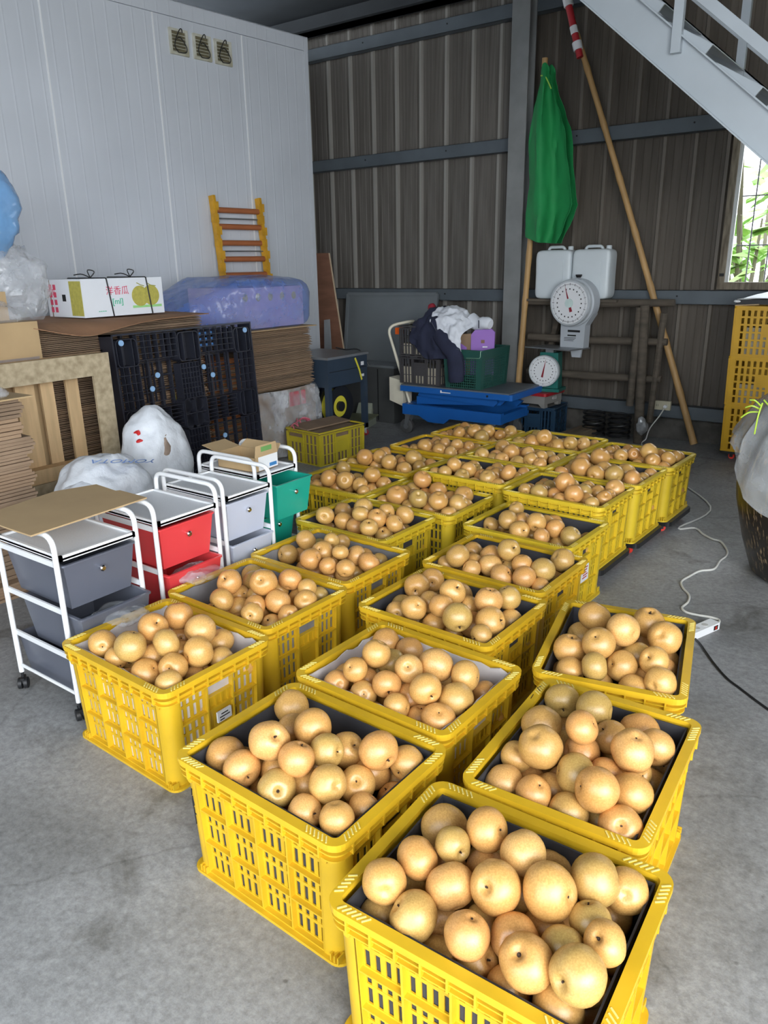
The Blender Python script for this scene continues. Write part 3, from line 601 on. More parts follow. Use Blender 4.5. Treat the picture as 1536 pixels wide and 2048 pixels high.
PE = json.loads('''{"C1":[[-779,1287,366,55],[-790,1329,271,45],[-646,1255,447,48],[-686,1331,271,47],[-751,1124,409,47],[-693,1183,433,40],[-549,1240,445,49],[-524,1329,326,54],[-718,1193,349,48],[-777,1035,404,47],[-760,1116,318,46],[-631,1229,359,47],[-655,1109,397,52],[-560,1135,428,53],[-462,1182,436,57],[-402,1272,425,53],[-352,1338,372,48],[-537,1224,352,48],[-777,1024,310,48],[-688,1016,375,50],[-676,1090,306,44],[-559,1016,408,45],[-575,1125,332,45],[-465,1170,336,46],[-373,1183,412,41],[-378,1337,283,47],[-491,1090,376,48],[-394,1103,393,45],[-324,1127,436,40],[-438,1023,412,51],[-340,1036,435,51],[-549,1041,324,44],[-628,1017,291,48],[-369,1026,340,49],[-468,1018,322,45],[-414,1100,304,47]],"C2":[[-762,1950,378,52],[-647,1902,415,53],[-522,1956,349,58],[-749,1770,397,56],[-760,1949,278,52],[-612,1719,469,45],[-756,1628,369,43],[-684,1621,434,58],[-676,1800,332,50],[-602,1961,271,52],[-459,1967,260,53],[-569,1836,387,48],[-476,1730,445,56],[-452,1872,382,51],[-611,1740,377,50],[-528,1690,366,48],[-583,1613,398,53],[-745,1533,349,50],[-723,1647,283,52],[-654,1520,369,45],[-451,1839,287,51],[-503,1556,424,56],[-444,1638,384,53],[-477,1767,348,48],[-641,1608,320,48],[-563,1529,344,50],[-434,1536,359,52],[-497,1591,302,51],[-445,1690,292,53]],"C3":[[-851,2434,441,57],[-834,2585,271,52],[-718,2344,468,57],[-687,2537,425,56],[-606,2462,416,57],[-930,2534,297,51],[-897,2447,343,53],[-765,2248,444,54],[-862,2242,397,54],[-752,2406,368,47],[-679,2544,321,49],[-587,2284,415,47],[-603,2487,314,48],[-742,2158,404,46],[-887,2343,293,53],[-871,2245,296,48],[-823,2157,359,48],[-680,2247,384,51],[-585,2390,323,52],[-613,2290,320,53],[-617,2190,342,50],[-540,2206,391,49],[-738,2220,308,51],[-668,2358,374,52]],"C4":[[-1430,1453,375,53],[-1434,1468,271,48],[-1357,1374,370,46],[-1440,1337,286,47],[-1293,1217,445,54],[-1251,1346,430,54],[-1322,1466,270,47],[-1228,1464,278,47],[-1436,1183,356,54],[-1369,1246,315,47],[-1341,1152,376,51],[-1194,1218,431,48],[-1165,1302,417,46],[-1162,1384,371,49],[-1045,1380,417,54],[-1000,1446,356,47],[-1284,1232,347,47],[-1205,1148,374,50],[-1190,1236,336,48],[-1093,1219,394,49],[-1061,1304,352,48],[-1080,1393,321,49],[-1035,1456,270,46],[-1100,1139,356,44],[-1003,1148,375,43],[-997,1251,342,41],[-997,1376,289,45],[-1025,1166,290,47],[-1321,1170,283,49],[-1108,1209,301,47]],"C5":[[-1451,1971,361,53],[-1456,1980,262,48],[-1350,1974,360,48],[-1339,1763,445,46],[-1326,1830,383,47],[-1365,1977,268,47],[-1212,1768,430,45],[-1159,1853,421,56],[-1229,1977,271,44],[-1358,1676,422,40],[-1424,1658,359,43],[-1353,1729,358,44],[-1058,1867,405,50],[-1085,1970,271,46],[-1308,1655,360,43],[-1240,1688,402,45],[-1189,1737,348,45],[-1104,1703,424,49],[-1017,1925,323,43],[-1176,1648,366,43],[-1116,1691,321,45],[-1034,1772,372,56],[-1033,1664,365,51],[-1466,1759,321,44],[-1120,1800,338,43]],"C6":[[-2304,1643,270,51],[-2098,1458,457,51],[-2104,1574,451,53],[-1974,1565,435,56],[-2208,1661,275,47],[-2112,1575,354,47],[-2246,1346,394,49],[-2306,1542,275,51],[-2084,1349,435,54],[-1995,1430,435,48],[-1962,1641,356,49],[-2067,1419,361,51],[-1901,1489,404,52],[-2152,1334,371,41],[-1865,1562,353,45],[-1923,1397,383,48],[-2001,1341,356,52],[-1985,1651,262,49],[-2105,1339,301,46],[-1912,1486,304,50],[-1868,1332,368,44],[-2159,1410,325,49],[-2132,1487,371,45],[-1994,1492,366,46]],"C7":[[-2318,2160,348,52],[-2346,2167,255,47],[-2211,1926,432,51],[-2217,2061,386,46],[-2068,1980,446,55],[-2028,2095,428,47],[-2350,2022,274,46],[-2088,2080,363,44],[-1949,2109,404,39],[-1928,2160,353,39],[-2177,1845,390,49],[-2147,1912,335,47],[-2044,1897,379,43],[-1984,1968,384,51],[-2002,2115,341,45],[-1906,2050,375,47],[-1992,1834,383,43],[-1904,1942,361,40],[-1965,1906,318,42],[-2125,1992,367,44],[-2212,1977,350,47]],"C8":[[-1610,2509,204,49],[-1602,2401,389,53],[-1605,2511,292,49],[-1590,2503,383,50],[-1378,2319,452,50],[-1450,2493,342,58],[-1613,2311,326,49],[-1610,2416,280,49],[-1463,2292,393,46],[-1244,2361,433,53],[-1206,2452,420,48],[-1480,2198,402,49],[-1372,2228,424,47],[-1338,2364,379,45],[-1279,2190,418,55],[-1276,2302,346,50],[-1186,2278,393,57],[-1174,2417,339,48],[-1412,2234,340,47],[-1173,2179,381,41],[-1208,2493,295,49],[-1569,2213,354,45],[-1514,2504,258,50]],"C9":[[-2328,2528,406,48],[-2366,2665,319,43],[-2150,2510,446,37],[-2370,2674,241,39],[-2213,2660,379,40],[-2261,2671,329,35],[-2232,2669,239,39],[-2366,2440,351,48],[-2142,2431,417,50],[-2036,2433,435,36],[-2299,2665,271,40],[-2075,2660,335,39],[-2358,2522,322,42],[-2020,2526,393,47],[-2180,2661,299,42],[-2130,2337,414,49],[-1983,2652,326,43],[-2107,2658,263,41],[-2033,2341,401,40],[-1947,2360,405,41],[-1929,2505,382,50],[-1990,2400,349,41],[-1987,2481,322,39]],"C10":[[-1591,2716,424,54],[-1646,3021,305,51],[-1643,2940,354,51],[-1646,3030,216,46],[-1511,2879,388,49],[-1402,2845,451,50],[-1544,3029,270,46],[-1658,2729,361,41],[-1458,2775,387,51],[-1554,2793,367,50],[-1509,2699,383,41],[-1410,2862,356,49],[-1326,2819,408,45],[-1450,3024,267,47],[-1358,3020,288,49],[-1214,3006,388,53],[-1232,2837,395,54],[-1374,2726,372,50],[-1278,2745,383,52],[-1236,2995,293,48],[-1206,2758,349,41]],"C11":[[-2533,3067,366,49],[-2486,2858,408,48],[-2540,3163,315,43],[-2317,2973,449,49],[-2532,3088,276,49],[-2275,2893,445,43],[-2534,3165,231,44],[-2205,3026,435,43],[-2189,2917,429,49],[-2140,3095,409,50],[-2406,2915,377,48],[-2316,2899,370,44],[-2103,2952,410,45],[-2246,3153,271,46],[-2173,2827,412,45],[-2159,2937,340,47],[-2131,3027,337,48]],"C12":[[-1672,3461,423,40],[-1743,3571,269,47],[-1633,3286,420,51],[-1493,3319,426,49],[-1650,3568,278,47],[-1504,3554,345,51],[-1760,3339,355,40],[-1744,3411,319,44],[-1589,3371,396,48],[-1546,3244,393,50],[-1411,3365,397,49],[-1490,3561,252,45],[-1404,3554,284,49],[-1421,3230,391,41],[-1319,3349,375,52],[-1388,3354,308,46],[-1485,3423,387,47]],"C13":[[-2385,3640,433,55],[-2456,3662,180,54],[-2456,3666,273,49],[-2275,3643,381,53],[-2363,3646,330,52],[-2215,3343,421,53],[-2099,3365,426,54],[-2364,3654,231,53],[-2092,3635,386,56],[-2200,3650,245,52],[-2030,3459,389,54],[-2184,3641,343,50],[-2165,3405,349,55],[-2056,3640,291,49],[-2375,3361,411,60]],"C14":[[-1764,3747,444,37],[-1794,4074,301,41],[-1780,3989,394,43],[-1679,3748,440,48],[-1787,4073,383,44],[-1559,3821,502,54],[-1717,4075,330,46],[-1612,3813,423,42],[-1552,3752,422,41],[-1474,3744,469,52],[-1478,3896,442,46],[-1624,4071,328,43],[-1427,3978,422,45],[-1354,4041,444,54],[-1350,3865,432,43],[-1434,3815,418,45],[-1365,3729,434,40]],"C15":[[-3089,3642,269,48],[-2907,3385,425,53],[-3094,3707,216,46],[-3039,3694,398,49],[-2804,3421,419,54],[-3013,3695,311,48],[-2732,3604,422,53],[-3007,3707,226,45],[-2709,3449,396,47],[-2649,3612,372,47],[-3095,3643,353,43],[-3098,3715,305,45],[-2893,3444,349,45],[-2645,3395,381,39],[-2724,3575,328,47],[-2757,3694,326,46],[-3087,3561,313,48]],"C16":[[-2419,4173,286,47],[-2327,3919,474,48],[-2417,4085,393,46],[-2349,3841,437,42],[-2228,3841,431,48],[-2416,4175,376,47],[-2229,3929,454,48],[-2342,4168,332,45],[-2257,4165,353,45],[-2146,3945,414,48],[-2049,3837,449,49],[-2083,4011,424,44],[-1983,3975,458,50],[-2027,3961,373,48],[-2138,3833,399,42],[-2049,3871,362,46]],"C17":[[-1752,4576,431,55],[-1750,4577,229,55],[-1752,4461,415,56],[-1749,4464,307,57],[-1656,4286,467,61],[-1637,4553,476,60],[-1659,4575,279,54],[-1548,4254,448,53],[-1536,4361,452,54],[-1556,4559,384,58],[-1440,4274,459,56],[-1429,4431,436,56],[-1453,4566,401,47],[-1334,4270,449,52],[-1454,4562,306,51]],"C18":[[-3045,3933,421,57],[-2939,3964,431,48],[-2825,3915,420,52],[-2857,3981,355,46],[-3092,4234,379,47],[-3089,4236,289,50],[-2771,4120,412,57],[-2988,3988,356,46],[-2704,3915,390,51],[-2692,4073,371,45],[-2951,4236,271,48],[-3130,4249,213,47]],"C19":[[-3102,4809,324,48],[-2918,4491,402,56],[-3100,4812,235,47],[-2839,4641,400,46],[-2788,4479,392,49],[-2711,4593,418,47],[-2748,4656,362,46],[-2662,4684,388,44],[-2691,4475,384,48],[-3100,4731,280,46],[-3108,4630,326,43]],"C20":[[-2362,4625,436,54],[-2371,4350,436,52],[-2320,4452,413,47],[-2217,4339,429,49],[-2371,4670,259,47],[-2201,4436,459,56],[-2108,4338,421,51],[-2363,4665,347,50],[-2104,4494,453,46],[-2018,4353,451,47],[-1938,4321,439,43],[-1981,4432,463,41],[-2045,4395,373,47]],"C21":[[-3065,5225,348,55],[-2936,5009,401,50],[-3077,5331,277,48],[-3076,5334,191,48],[-3065,5324,366,50],[-2828,5055,421,54],[-2734,5003,395,56],[-2730,5104,424,50],[-2982,5326,290,51],[-2641,5122,399,44],[-2638,5295,386,54],[-2708,5163,346,51]],"C22":[[-2241,4846,440,54],[-2286,4947,378,48],[-2149,4838,494,54],[-2203,4938,419,49],[-2112,4907,423,53],[-2042,4836,442,53],[-2222,5151,381,56],[-1950,4830,479,48],[-1977,4906,409,49],[-1908,4964,449,48],[-1956,5021,390,49],[-2344,4846,423,51]],"C23":[[-1715,5073,326,45],[-1569,4748,454,45],[-1519,4852,452,44],[-1409,4813,491,56],[-1570,5070,326,47],[-1357,4733,454,47],[-1381,4960,435,45],[-1286,4807,458,49],[-1273,4925,450,42],[-1345,4812,387,46],[-1314,4898,379,46]]}''')
DOLLY = {'C14', 'C16', 'C17', 'C20', 'C22', 'C23'}; DZ = 0.085
LAB = {
 'C1': 'nearest yellow crate of big golden pears, cut off by the picture bottom',
 'C2': 'yellow crate second from the front on the right, turned lengthwise, dark liner',
 'C3': 'skewed yellow crate of pears beside the white power strip',
 'C4': 'yellow crate of pears with black ink marks on its left corner, dark liner',
 'C5': 'yellow crate of pears with torn white liner in the middle of the front group',
 'C6': 'yellow crate of pears with white liner, leftmost, beside the grey drawer cart',
 'C7': 'yellow crate of pears with worn grey liner, beside the red drawer cart',
 'C8': 'yellow crate of greenish pears directly behind the torn white liner crate',
 'C9': 'yellow crate of pears with grey liner beside the white drawer cart',
 'C10': 'yellow crate of greenish pears left of the crate with a red printed tag',
 'C11': 'yellow crate of pears standing beside the green drawer cart, dark liner',
 'C12': 'pale yellow crate with a red printed tag on its end, standing on the floor',
 'C13': 'heaped yellow crate of pears between the green cart and the dolly crates',
 'C14': 'pale yellow crate on a dolly, nearest of the three at the right edge',
 'C15': 'heaped yellow crate just right of the green drawers',
 'C16': 'heaped yellow pear crate in the third row from the back, middle column',
 'C17': 'pale yellow crate on a dolly, middle one of three at the right edge',
 'C18': 'yellow pear crate in front of the crate holding flat cartons',
 'C19': 'yellow pear crate in the left column, second from the back',
 'C20': 'yellow pear crate in the middle column, second from the back row',
 'C21': 'rearmost yellow pear crate, in front of the blue lift table',
 'C22': 'yellow pear crate in front of the dark blue crate under the scales',
 'C23': 'pale yellow crate on a dolly, rear right corner of the pear block'}
WHERE = {'C1': 'the nearest yellow crate', 'C2': 'the lengthwise crate at front right', 'C3': 'the skewed crate by the power strip', 'C4': 'the front crate with ink marks', 'C5': 'the crate with torn white liner',
 'C6': 'the white lined crate by the grey cart', 'C7': 'the crate beside the red cart', 'C8': 'the crate behind the torn white liner', 'C9': 'the crate beside the white cart', 'C10': 'the crate left of the red tag', 'C11': 'the crate beside the green cart', 'C12': 'the crate with the red tag'}
parts_f = crate_parts(CH); parts_d = crate_parts(0.36)
MESH = {}
for key, prt, m in (('f', parts_f, M_YEL), ('p', parts_f, M_YEL2), ('d', parts_d, M_YEL2)):
    MESH[key] = [(nm, b.mesh(nm, [m, M_WORN] if nm == 'rim' else m, 30 if nm in ('corner_post',) else False)) for nm, b in prt]
LIN = {(k, h): liner_mesh(h, 3 + i, rg).mesh('liner', m) for i, (k, m, rg) in enumerate((('d', M_LDARK, 0.0012), ('g', M_LGREY, 0.004), ('w', M_LWHITE, 0.009))) for h in (CH, 0.36)}
CRATE = {}
for cid in sorted(CR, key=lambda s: int(s[1:])):
    x, y, t = CR[cid]; d = cid in DOLLY
    r = thing('pear_crate', LAB[cid], 'crate', (x, y, DZ if d else 0), t, 'yellow crates of pears')
    for nm, me in MESH['d' if d else 'p' if cid in ('C11', 'C12', 'C13', 'C15') else 'f']: link(nm, me, r)
    lk = 'w' if cid in ('C5', 'C6') else 'g' if cid in ('C7', 'C9') else 'd'
    tag(link('liner', LIN[(lk, 0.36 if d else CH)], r), {'w': 'off-white foam liner with ragged edge', 'g': 'worn grey foam liner', 'd': 'dark charcoal foam liner'}[lk])
    CRATE[cid] = r
# stickers and ink on three crates
M_REDINK = mat('red_ink', (190, 60, 50), 0.6, var=0.05)
lb = CL - 0.03
def on_end(cid, dx, w, h, z, mtl, name):
    r = CRATE[cid]; xx = lb / 2 * (1 - 0.05 * (1 - z / CH)); return B().box(xx - 0.006, xx + 0.0012, dx - w / 2, dx + w / 2, z - h / 2, z + h / 2).obj(name, mtl, r), xx + 0.0018
o, xx = on_end('C6', 0.01, 0.062, 0.04, 0.185, M_WHITE, 'sticker')
for k, (yy, ww) in enumerate(((0.0, 0.03), (0.0, 0.045), (-0.012, 0.02))): B().box(xx - 0.001, xx, 0.01 + yy - ww / 2, 0.01 + yy + ww / 2, 0.192 - k * 0.011, 0.196 - k * 0.011).obj('printed_line', M_BLACK, CRATE['C6'])
o, xx = on_end('C12', 0.0, 0.085, 0.085, 0.185, M_WHITE, 'sticker')
for k in range(5): B().box(xx - 0.001, xx, -0.03 + (k % 2) * 0.006, 0.03 - (k % 3) * 0.008, 0.212 - k * 0.013, 0.218 - k * 0.013).obj('printed_line', M_REDINK, CRATE['C12'])
ink = B(); r4 = CRATE['C4']
def corner_pt(a, z): rr = 0.0455; cx, cy = lb / 2 - 0.045, (CW - 0.03) / 2 - 0.045; k = 1 - 0.05 * (1 - z / CH); return Vector((-(cx + rr * math.sin(a)) * k, -(cy + rr * math.cos(a)) * k, z))
for st_ in ([(0.25, 0.29), (0.42, 0.265)], [(0.33, 0.262), (0.6, 0.245), (0.5, 0.222), (0.28, 0.235), (0.33, 0.262)], [(0.2, 0.205), (0.62, 0.198)], [(0.42, 0.222), (0.45, 0.165)], [(0.44, 0.24), (0.5, 0.232)]):
    ink.tube([corner_pt(a, z) for a, z in st_], 0.0024, 5)
ink.obj('ink_mark', M_BLACK, r4)
ink = B(); ink.tube([(0.21, 0.225, CH + 0.001), (0.222, 0.238, CH + 0.001), (0.24, 0.231, CH + 0.001)], 0.0014, 4); ink.tube([(0.18, 0.234, CH + 0.001), (0.155, 0.232, CH + 0.001)], 0.0012, 4); ink.obj('ink_mark', M_BLACK, CRATE['C2'])

# dollies
def dolly_meshes():
    f = B(); l, w = 0.6, 0.42
    f.ring(l, w, 0.03, 0.07, 0.055, DZ, 4); f.box(-0.04, 0.04, -w / 2 + 0.06, w / 2 - 0.06, 0.06, DZ); f.box(-l / 2 + 0.06, l / 2 - 0.06, -0.03, 0.03, 0.06, DZ)
    for k in range(-3, 4): f.box(k * 0.075 - 0.002, k * 0.075 + 0.002, -w / 2 - 0.0015, w / 2 + 0.0015, 0.058, DZ - 0.008)
    fr = f.mesh('platform', M_BLACKP)
    c = B(); c.box(-0.025, 0.025, -0.018, 0.018, 0.048, 0.056)
    for s in (-1, 1): c.box(-0.008, 0.02, s * 0.014 - 0.0015, s * 0.014 + 0.0015, 0.018, 0.05)
    wh = B(); wh.lathe([(0.014, -0.011), (0.0255, -0.011), (0.0265, -0.007), (0.0265, 0.007), (0.0255, 0.011), (0.014, 0.011)], 20, (0.008, 0, 0.0265), 'Y')
    return fr, c.mesh('caster', M_BLACKP), wh.mesh('wheel', M_RED, True)
DFR, DCA, DWH = dolly_meshes()
DLAB = {'C14': 'black plastic dolly with red casters under the nearest right-edge crate', 'C17': 'black plastic dolly with red casters under the middle right-edge crate', 'C23': 'black dolly under the rear right crate, cord beside it'}
for cid in sorted(DOLLY, key=lambda s: int(s[1:])):
    x, y, t = CR[cid]; r = thing('crate_dolly', DLAB.get(cid) or ({'C16': 'dark dolly beneath the middle column crate third from the back', 'C20': 'dark dolly beneath the middle column crate second from the back', 'C22': 'dark dolly beneath the rearmost middle crate before the scales'}[cid]), 'dolly', (x + 0.012, y, 0), t, 'dollies under the pear crates')
    link('platform', DFR, r)
    for sx in (-1, 1):
        for sy in (-1, 1):
            c = link('caster', DCA, r, (sx * 0.2 + 0.02, sy * 0.15, 0)); c.rotation_euler = (0, 0, random.uniform(-0.6, 0.6)); link('wheel', DWH, c)

# ------------------------------------------------------------------ pears
def pear_mat():
    m = bpy.data.materials.new('golden_pear_skin'); m.use_nodes = True; nt = m.node_tree; N = nt.nodes; L = nt.links; b = N['Principled BSDF']
    tc = N.new('ShaderNodeTexCoord'); oi = N.new('ShaderNodeObjectInfo'); geo = N.new('ShaderNodeNewGeometry')
    ad = N.new('ShaderNodeMath'); ad.operation = 'ADD'; L.new(oi.outputs['Random'], ad.inputs[0]); L.new(geo.outputs['Random Per Island'], ad.inputs[1])
    fr = N.new('ShaderNodeMath'); fr.operation = 'FRACT'; L.new(ad.outputs[0], fr.inputs[0])
    rp = N.new('ShaderNodeValToRGB'); e = rp.color_ramp.elements; e[0].position = 0.0; e[0].color = rgb((204, 160, 96)); e[1].position = 1.0; e[1].color = rgb((226, 182, 116))
    k = e.new(0.12); k.color = rgb((196, 165, 98)); k = e.new(0.3); k.color = rgb((222, 177, 107)); k = e.new(0.65); k.color = rgb((217, 168, 100)); k = e.new(0.85); k.color = rgb((222, 166, 102))
    L.new(fr.outputs[0], rp.inputs[0])
    n1 = N.new('ShaderNodeTexNoise'); n1.inputs['Scale'].default_value = 14; n1.inputs['Detail'].default_value = 3; L.new(tc.outputs['Object'], n1.inputs['Vector'])
    r1 = N.new('ShaderNodeValToRGB'); r1.color_ramp.elements[0].position = 0.35; r1.color_ramp.elements[1].position = 0.7; r1.color_ramp.elements[0].color = (0.86, 0.80, 0.70, 1); r1.color_ramp.elements[1].color = (1.06, 1.05, 1.0, 1)
    L.new(n1.outputs['Fac'], r1.inputs[0])
    mx = N.new('ShaderNodeMix'); mx.data_type = 'RGBA'; mx.blend_type = 'MULTIPLY'; mx.inputs[0].default_value = 1; L.new(rp.outputs[0], mx.inputs[6]); L.new(r1.outputs[0], mx.inputs[7])
    vo = N.new('ShaderNodeTexVoronoi'); vo.inputs['Scale'].default_value = 330; L.new(tc.outputs['Object'], vo.inputs['Vector'])
    r2 = N.new('ShaderNodeValToRGB'); r2.color_ramp.elements[0].position = 0.12; r2.color_ramp.elements[1].position = 0.3; r2.color_ramp.elements[0].color = rgb((250, 224, 170)); r2.color_ramp.elements[1].color = (0, 0, 0, 1)
    L.new(vo.outputs['Distance'], r2.inputs[0])
    m2 = N.new('ShaderNodeMix'); m2.data_type = 'RGBA'; m2.blend_type = 'SCREEN'; m2.inputs[0].default_value = 0.13; L.new(mx.outputs[2], m2.inputs[6]); L.new(r2.outputs[0], m2.inputs[7])
    L.new(m2.outputs[2], b.inputs['Base Color'])
    b.inputs['Roughness'].default_value = 0.27; b.inputs['Specular IOR Level'].default_value = 0.75
    b.inputs['Subsurface Weight'].default_value = 0.0
    bp = N.new('ShaderNodeBump'); bp.inputs['Strength'].default_value = 0.12; bp.inputs['Distance'].default_value = 0.002; L.new(vo.outputs['Distance'], bp.inputs['Height']); L.new(bp.outputs[0], b.inputs['Normal'])
    return m
M_PEAR = pear_mat()
M_STEM = mat('dark_stem', (58, 40, 24), 0.8, var=0.2)
def pear_shape(seed, n=30, m=20):
    """unit round Asian pear, stem hollow at +Z, calyx dimple at -Z"""
    rnd = random.Random(seed); lob = [(rnd.uniform(0.0, 0.022), rnd.uniform(0, 6.28), k) for k in (1, 2, 3, 5)]; ob = rnd.uniform(0.88, 0.99); ey = rnd.uniform(0.95, 1.0)
    wz = rnd.uniform(-0.06, 0.06); vs = []
    def pt(t, a):
        r = 1 + sum(c * math.cos(k * a + p) for c, p, k in lob) * math.sin(t)
        z = math.cos(t); x = math.sin(t); r *= 1 + wz * z
        dim = 0.30 * math.exp(-(t / 0.26) ** 2) + 0.17 * math.exp(-((PI - t) / 0.24) ** 2)
        return Vector((x * r * math.cos(a), x * r * math.sin(a) * ey, (z * r - math.copysign(dim, z)) * ob))
    ts = [0.02, 0.09, 0.17, 0.26, 0.37] + [0.37 + (PI - 0.72) * k / (m - 9) for k in range(1, m - 9)] + [PI - 0.35, PI - 0.25, PI - 0.16, PI - 0.08, PI - 0.02]
    b = B(); rows = len(ts)
    for t in ts:
        for j in range(n): vs.append(pt(t, 2 * PI * j / n))
    fs = [tuple(range(n))]
    for i in range(rows - 1):
        for j in range(n): fs.append((i * n + j, (i + 1) * n + j, (i + 1) * n + (j + 1) % n, i * n + (j + 1) % n))
    fs.append(tuple((rows - 1) * n + j for j in range(n))[::-1])
    b.add(vs, fs); return b, ob
PM = []
for k in range(6):
    b, ob = pear_shape(20 + k); me = b.mesh('pear', M_PEAR); me.polygons.foreach_set('use_smooth', [True] * len(me.polygons))
    st_ = B(); st_.tube([(0, 0, ob * 0.68), (0.015, 0.01, ob * 0.78), (0.03, 0.0, ob * 0.84)], [0.05, 0.04, 0.045], 7); st_.lathe([(0.085, ob * 0.688), (0.085, ob * 0.71)], 10); stm = st_.mesh('stem', M_STEM, True)
    cx = B(); cx.lathe([(0.05, -ob * 0.85), (0.05, -ob * 0.81)], 8); cxm = cx.mesh('calyx', M_STEM)
    PM.append((me, stm, cxm))
rp = random.Random(99)
def rand_rot():
    while True:
        v = Vector((rp.gauss(0, 1), rp.gauss(0, 1), rp.gauss(0, 1)))
        if v.length > 0.1: break
    v.normalize()
    return v.to_track_quat('Z', 'Y') @ Matrix.Rotation(rp.uniform(0, 6.28), 3, 'Z').to_quaternion()
IND = ['C%d' % k for k in range(1, 13)]
ORD = ('first', 'second', 'third', 'fourth', 'fifth', 'sixth', 'seventh', 'eighth'); NUM = ('', '', 'two', 'three', 'four', 'five', 'six', 'seven', 'eight')
def pear_labels(cid):
    uv = []
    for q in PE[cid]:
        d = Vector(q[:3]) / 1000 - CAM; k = d.dot(C_FWD); uv.append((d.dot(C_RIGHT) / k, d.dot(C_DOWN) / k))
    us = sorted(a for a, _ in uv); vs = sorted(a for _, a in uv); n = len(uv); cut = lambda a, s: sum(a >= s[n * k // 3] for k in (1, 2)); cell = {}
    for i, (a, c) in enumerate(uv): cell.setdefault((cut(c, vs), cut(a, us)), []).append(i)
    out = [''] * n
    for (r, c), ids in cell.items():
        ids.sort(key=lambda i: uv[i][0]); where = ('back', 'middle', 'front')[r] + ' ' + ('left', 'centre', 'right')[c]
        for j, i in enumerate(ids): out[i] = ('only golden pear' if len(ids) == 1 else '%s of %s golden pears' % (ORD[j], NUM[len(ids)])) + ' ' + where + ' in ' + WHERE[cid]
    return out
for cid in IND:
    plab = pear_labels(cid)
    for pi_, (px_, py_, pz_, pr_) in enumerate(PE[cid]):
        me, stm, cxm = PM[rp.randrange(6)]
        o = link('pear', me, None, (px_ / 1000, py_ / 1000, pz_ / 1000)); s = pr_ / 1000 * 1.045; o.scale = (s, s, s)
        o.rotation_mode = 'QUATERNION'; o.rotation_quaternion = rand_rot()
        tag(o, plab[pi_], 'pear', 'pears in ' + WHERE[cid])
        link('stem', stm, o); link('calyx', cxm, o)
# all other pears: the heaps in the rear crates and the layers below, one mass
LOW = []
for k in range(4): b, ob = pear_shape(60 + k, 18, 15); LOW.append((np.array(b.v), b.f))
bigv, bigf = [], []; off = 0
def put(c, r):
    global off
    V, F = LOW[rp.randrange(4)]; Rm = np.array(rand_rot().to_matrix()); vv = (V @ Rm.T) * r + np.array(c)
    bigv.append(vv); bigf.extend([tuple(i + off for i in f) for f in F]); off += len(vv)
for cid in CR:
    vis = np.array(PE[cid]) / 1000.0; d = cid in DOLLY
    if cid not in IND:
        for q in vis: put(q[:3], q[3] * 1.045)
    x, y, t = CR[cid]; z_r = (DZ + 0.36) if d else CH; ca, sa = math.cos(t), math.sin(t); placed = [tuple(q) for q in vis]
    for lev in ((-0.095, -0.165, -0.235) if cid in IND else (-0.03, -0.095, -0.165, -0.235)):
        nx, ny = 6, 4
        for i in range(nx):
            for j in range(ny):
                lx = (i - (nx - 1) / 2) * 0.088 + rp.uniform(-0.008, 0.008); ly = (j - (ny - 1) / 2) * 0.098 + rp.uniform(-0.008, 0.008); rr = rp.uniform(0.042, 0.047)
                c = (x + lx * ca - ly * sa, y + lx * sa + ly * ca, z_r + lev + rp.uniform(-0.01, 0.01))
                if all((c[0] - q[0]) ** 2 + (c[1] - q[1]) ** 2 + (c[2] - q[2]) ** 2 > (0.80 * (rr + q[3])) ** 2 for q in placed): put(c, rr); placed.append((*c, rr))
me = bpy.data.meshes.new('pear_heap'); me.from_pydata(np.concatenate(bigv).tolist(), [], bigf); me.materials.append(M_PEAR); me.polygons.foreach_set('use_smooth', [True] * len(me.polygons))
tag(link('pear_heap', me), 'golden pears heaped in the rear crates and filling the lower layers', 'pear', kind='stuff')
# ================================================================== LEFT SIDE
# three cable vents high on the cold room wall
M_VENT = mat('yellowed_vent_plastic', (214, 214, 202), 0.6, var=0.15, scale=9, col2=(176, 172, 150))
M_GRIME = mat('grimy_louver', (104, 98, 76), 0.7, var=0.3, scale=14)
for k, (uv, nm) in enumerate((((335, 54), 'leftmost of the three grimy louvre vents high on the white wall'), ((383, 66), 'middle one of three grimy louvre vents high on the white wall'), ((426, 77.3), 'rightmost of the three grimy louvre vents, nearest the wall corner'))):
    p = on_wall(*uv); s0 = (p - P0).dot(WD); z1 = p.z
    t = thing('wall_vent', nm, 'vent', wl(s0, z1 - 0.2), AL, 'vents on the cold room wall')
    b = B(); b.box(0, 0.19, -0.02, 0.0, 0, 0.02); b.box(0, 0.19, -0.02, 0, 0.18, 0.2); b.box(0, 0.022, -0.02, 0, 0.02, 0.18); b.box(0.168, 0.19, -0.02, 0, 0.02, 0.18); b.obj('frame', M_VENT, t)
    B().box(0.022, 0.168, -0.004, -0.001, 0.02, 0.18).obj('back_plate', M_GRIME, t)
    for j in range(6): B().slab([(0.022, -0.005, 0.028 + j * 0.0255), (0.168, -0.005, 0.028 + j * 0.0255), (0.168, -0.018, 0.018 + j * 0.0255 + 0.004), (0.022, -0.018, 0.018 + j * 0.0255 + 0.004)], (0, 0, 0.004)).obj('slat', M_VENT, t)
    lp = cat([(0.07, -0.028, 0.02), (0.035, -0.035, 0.06), (0.05, -0.04, 0.12), (0.09, -0.045, 0.19), (0.11, -0.045, 0.195), (0.125, -0.03, 0.175)], 20)
    lp2 = cat([(0.06, -0.042, 0.12), (0.1, -0.04, 0.128), (0.15, -0.04, 0.07), (0.155, -0.035, 0.035), (0.13, -0.03, 0.02), (0.07, -0.026, 0.018)], 20)
    B().tube(lp, 0.004, 6).obj('cable', M_BLACKP, t, True); B().tube(lp2, 0.004, 6).obj('cable', M_BLACKP, t, True)

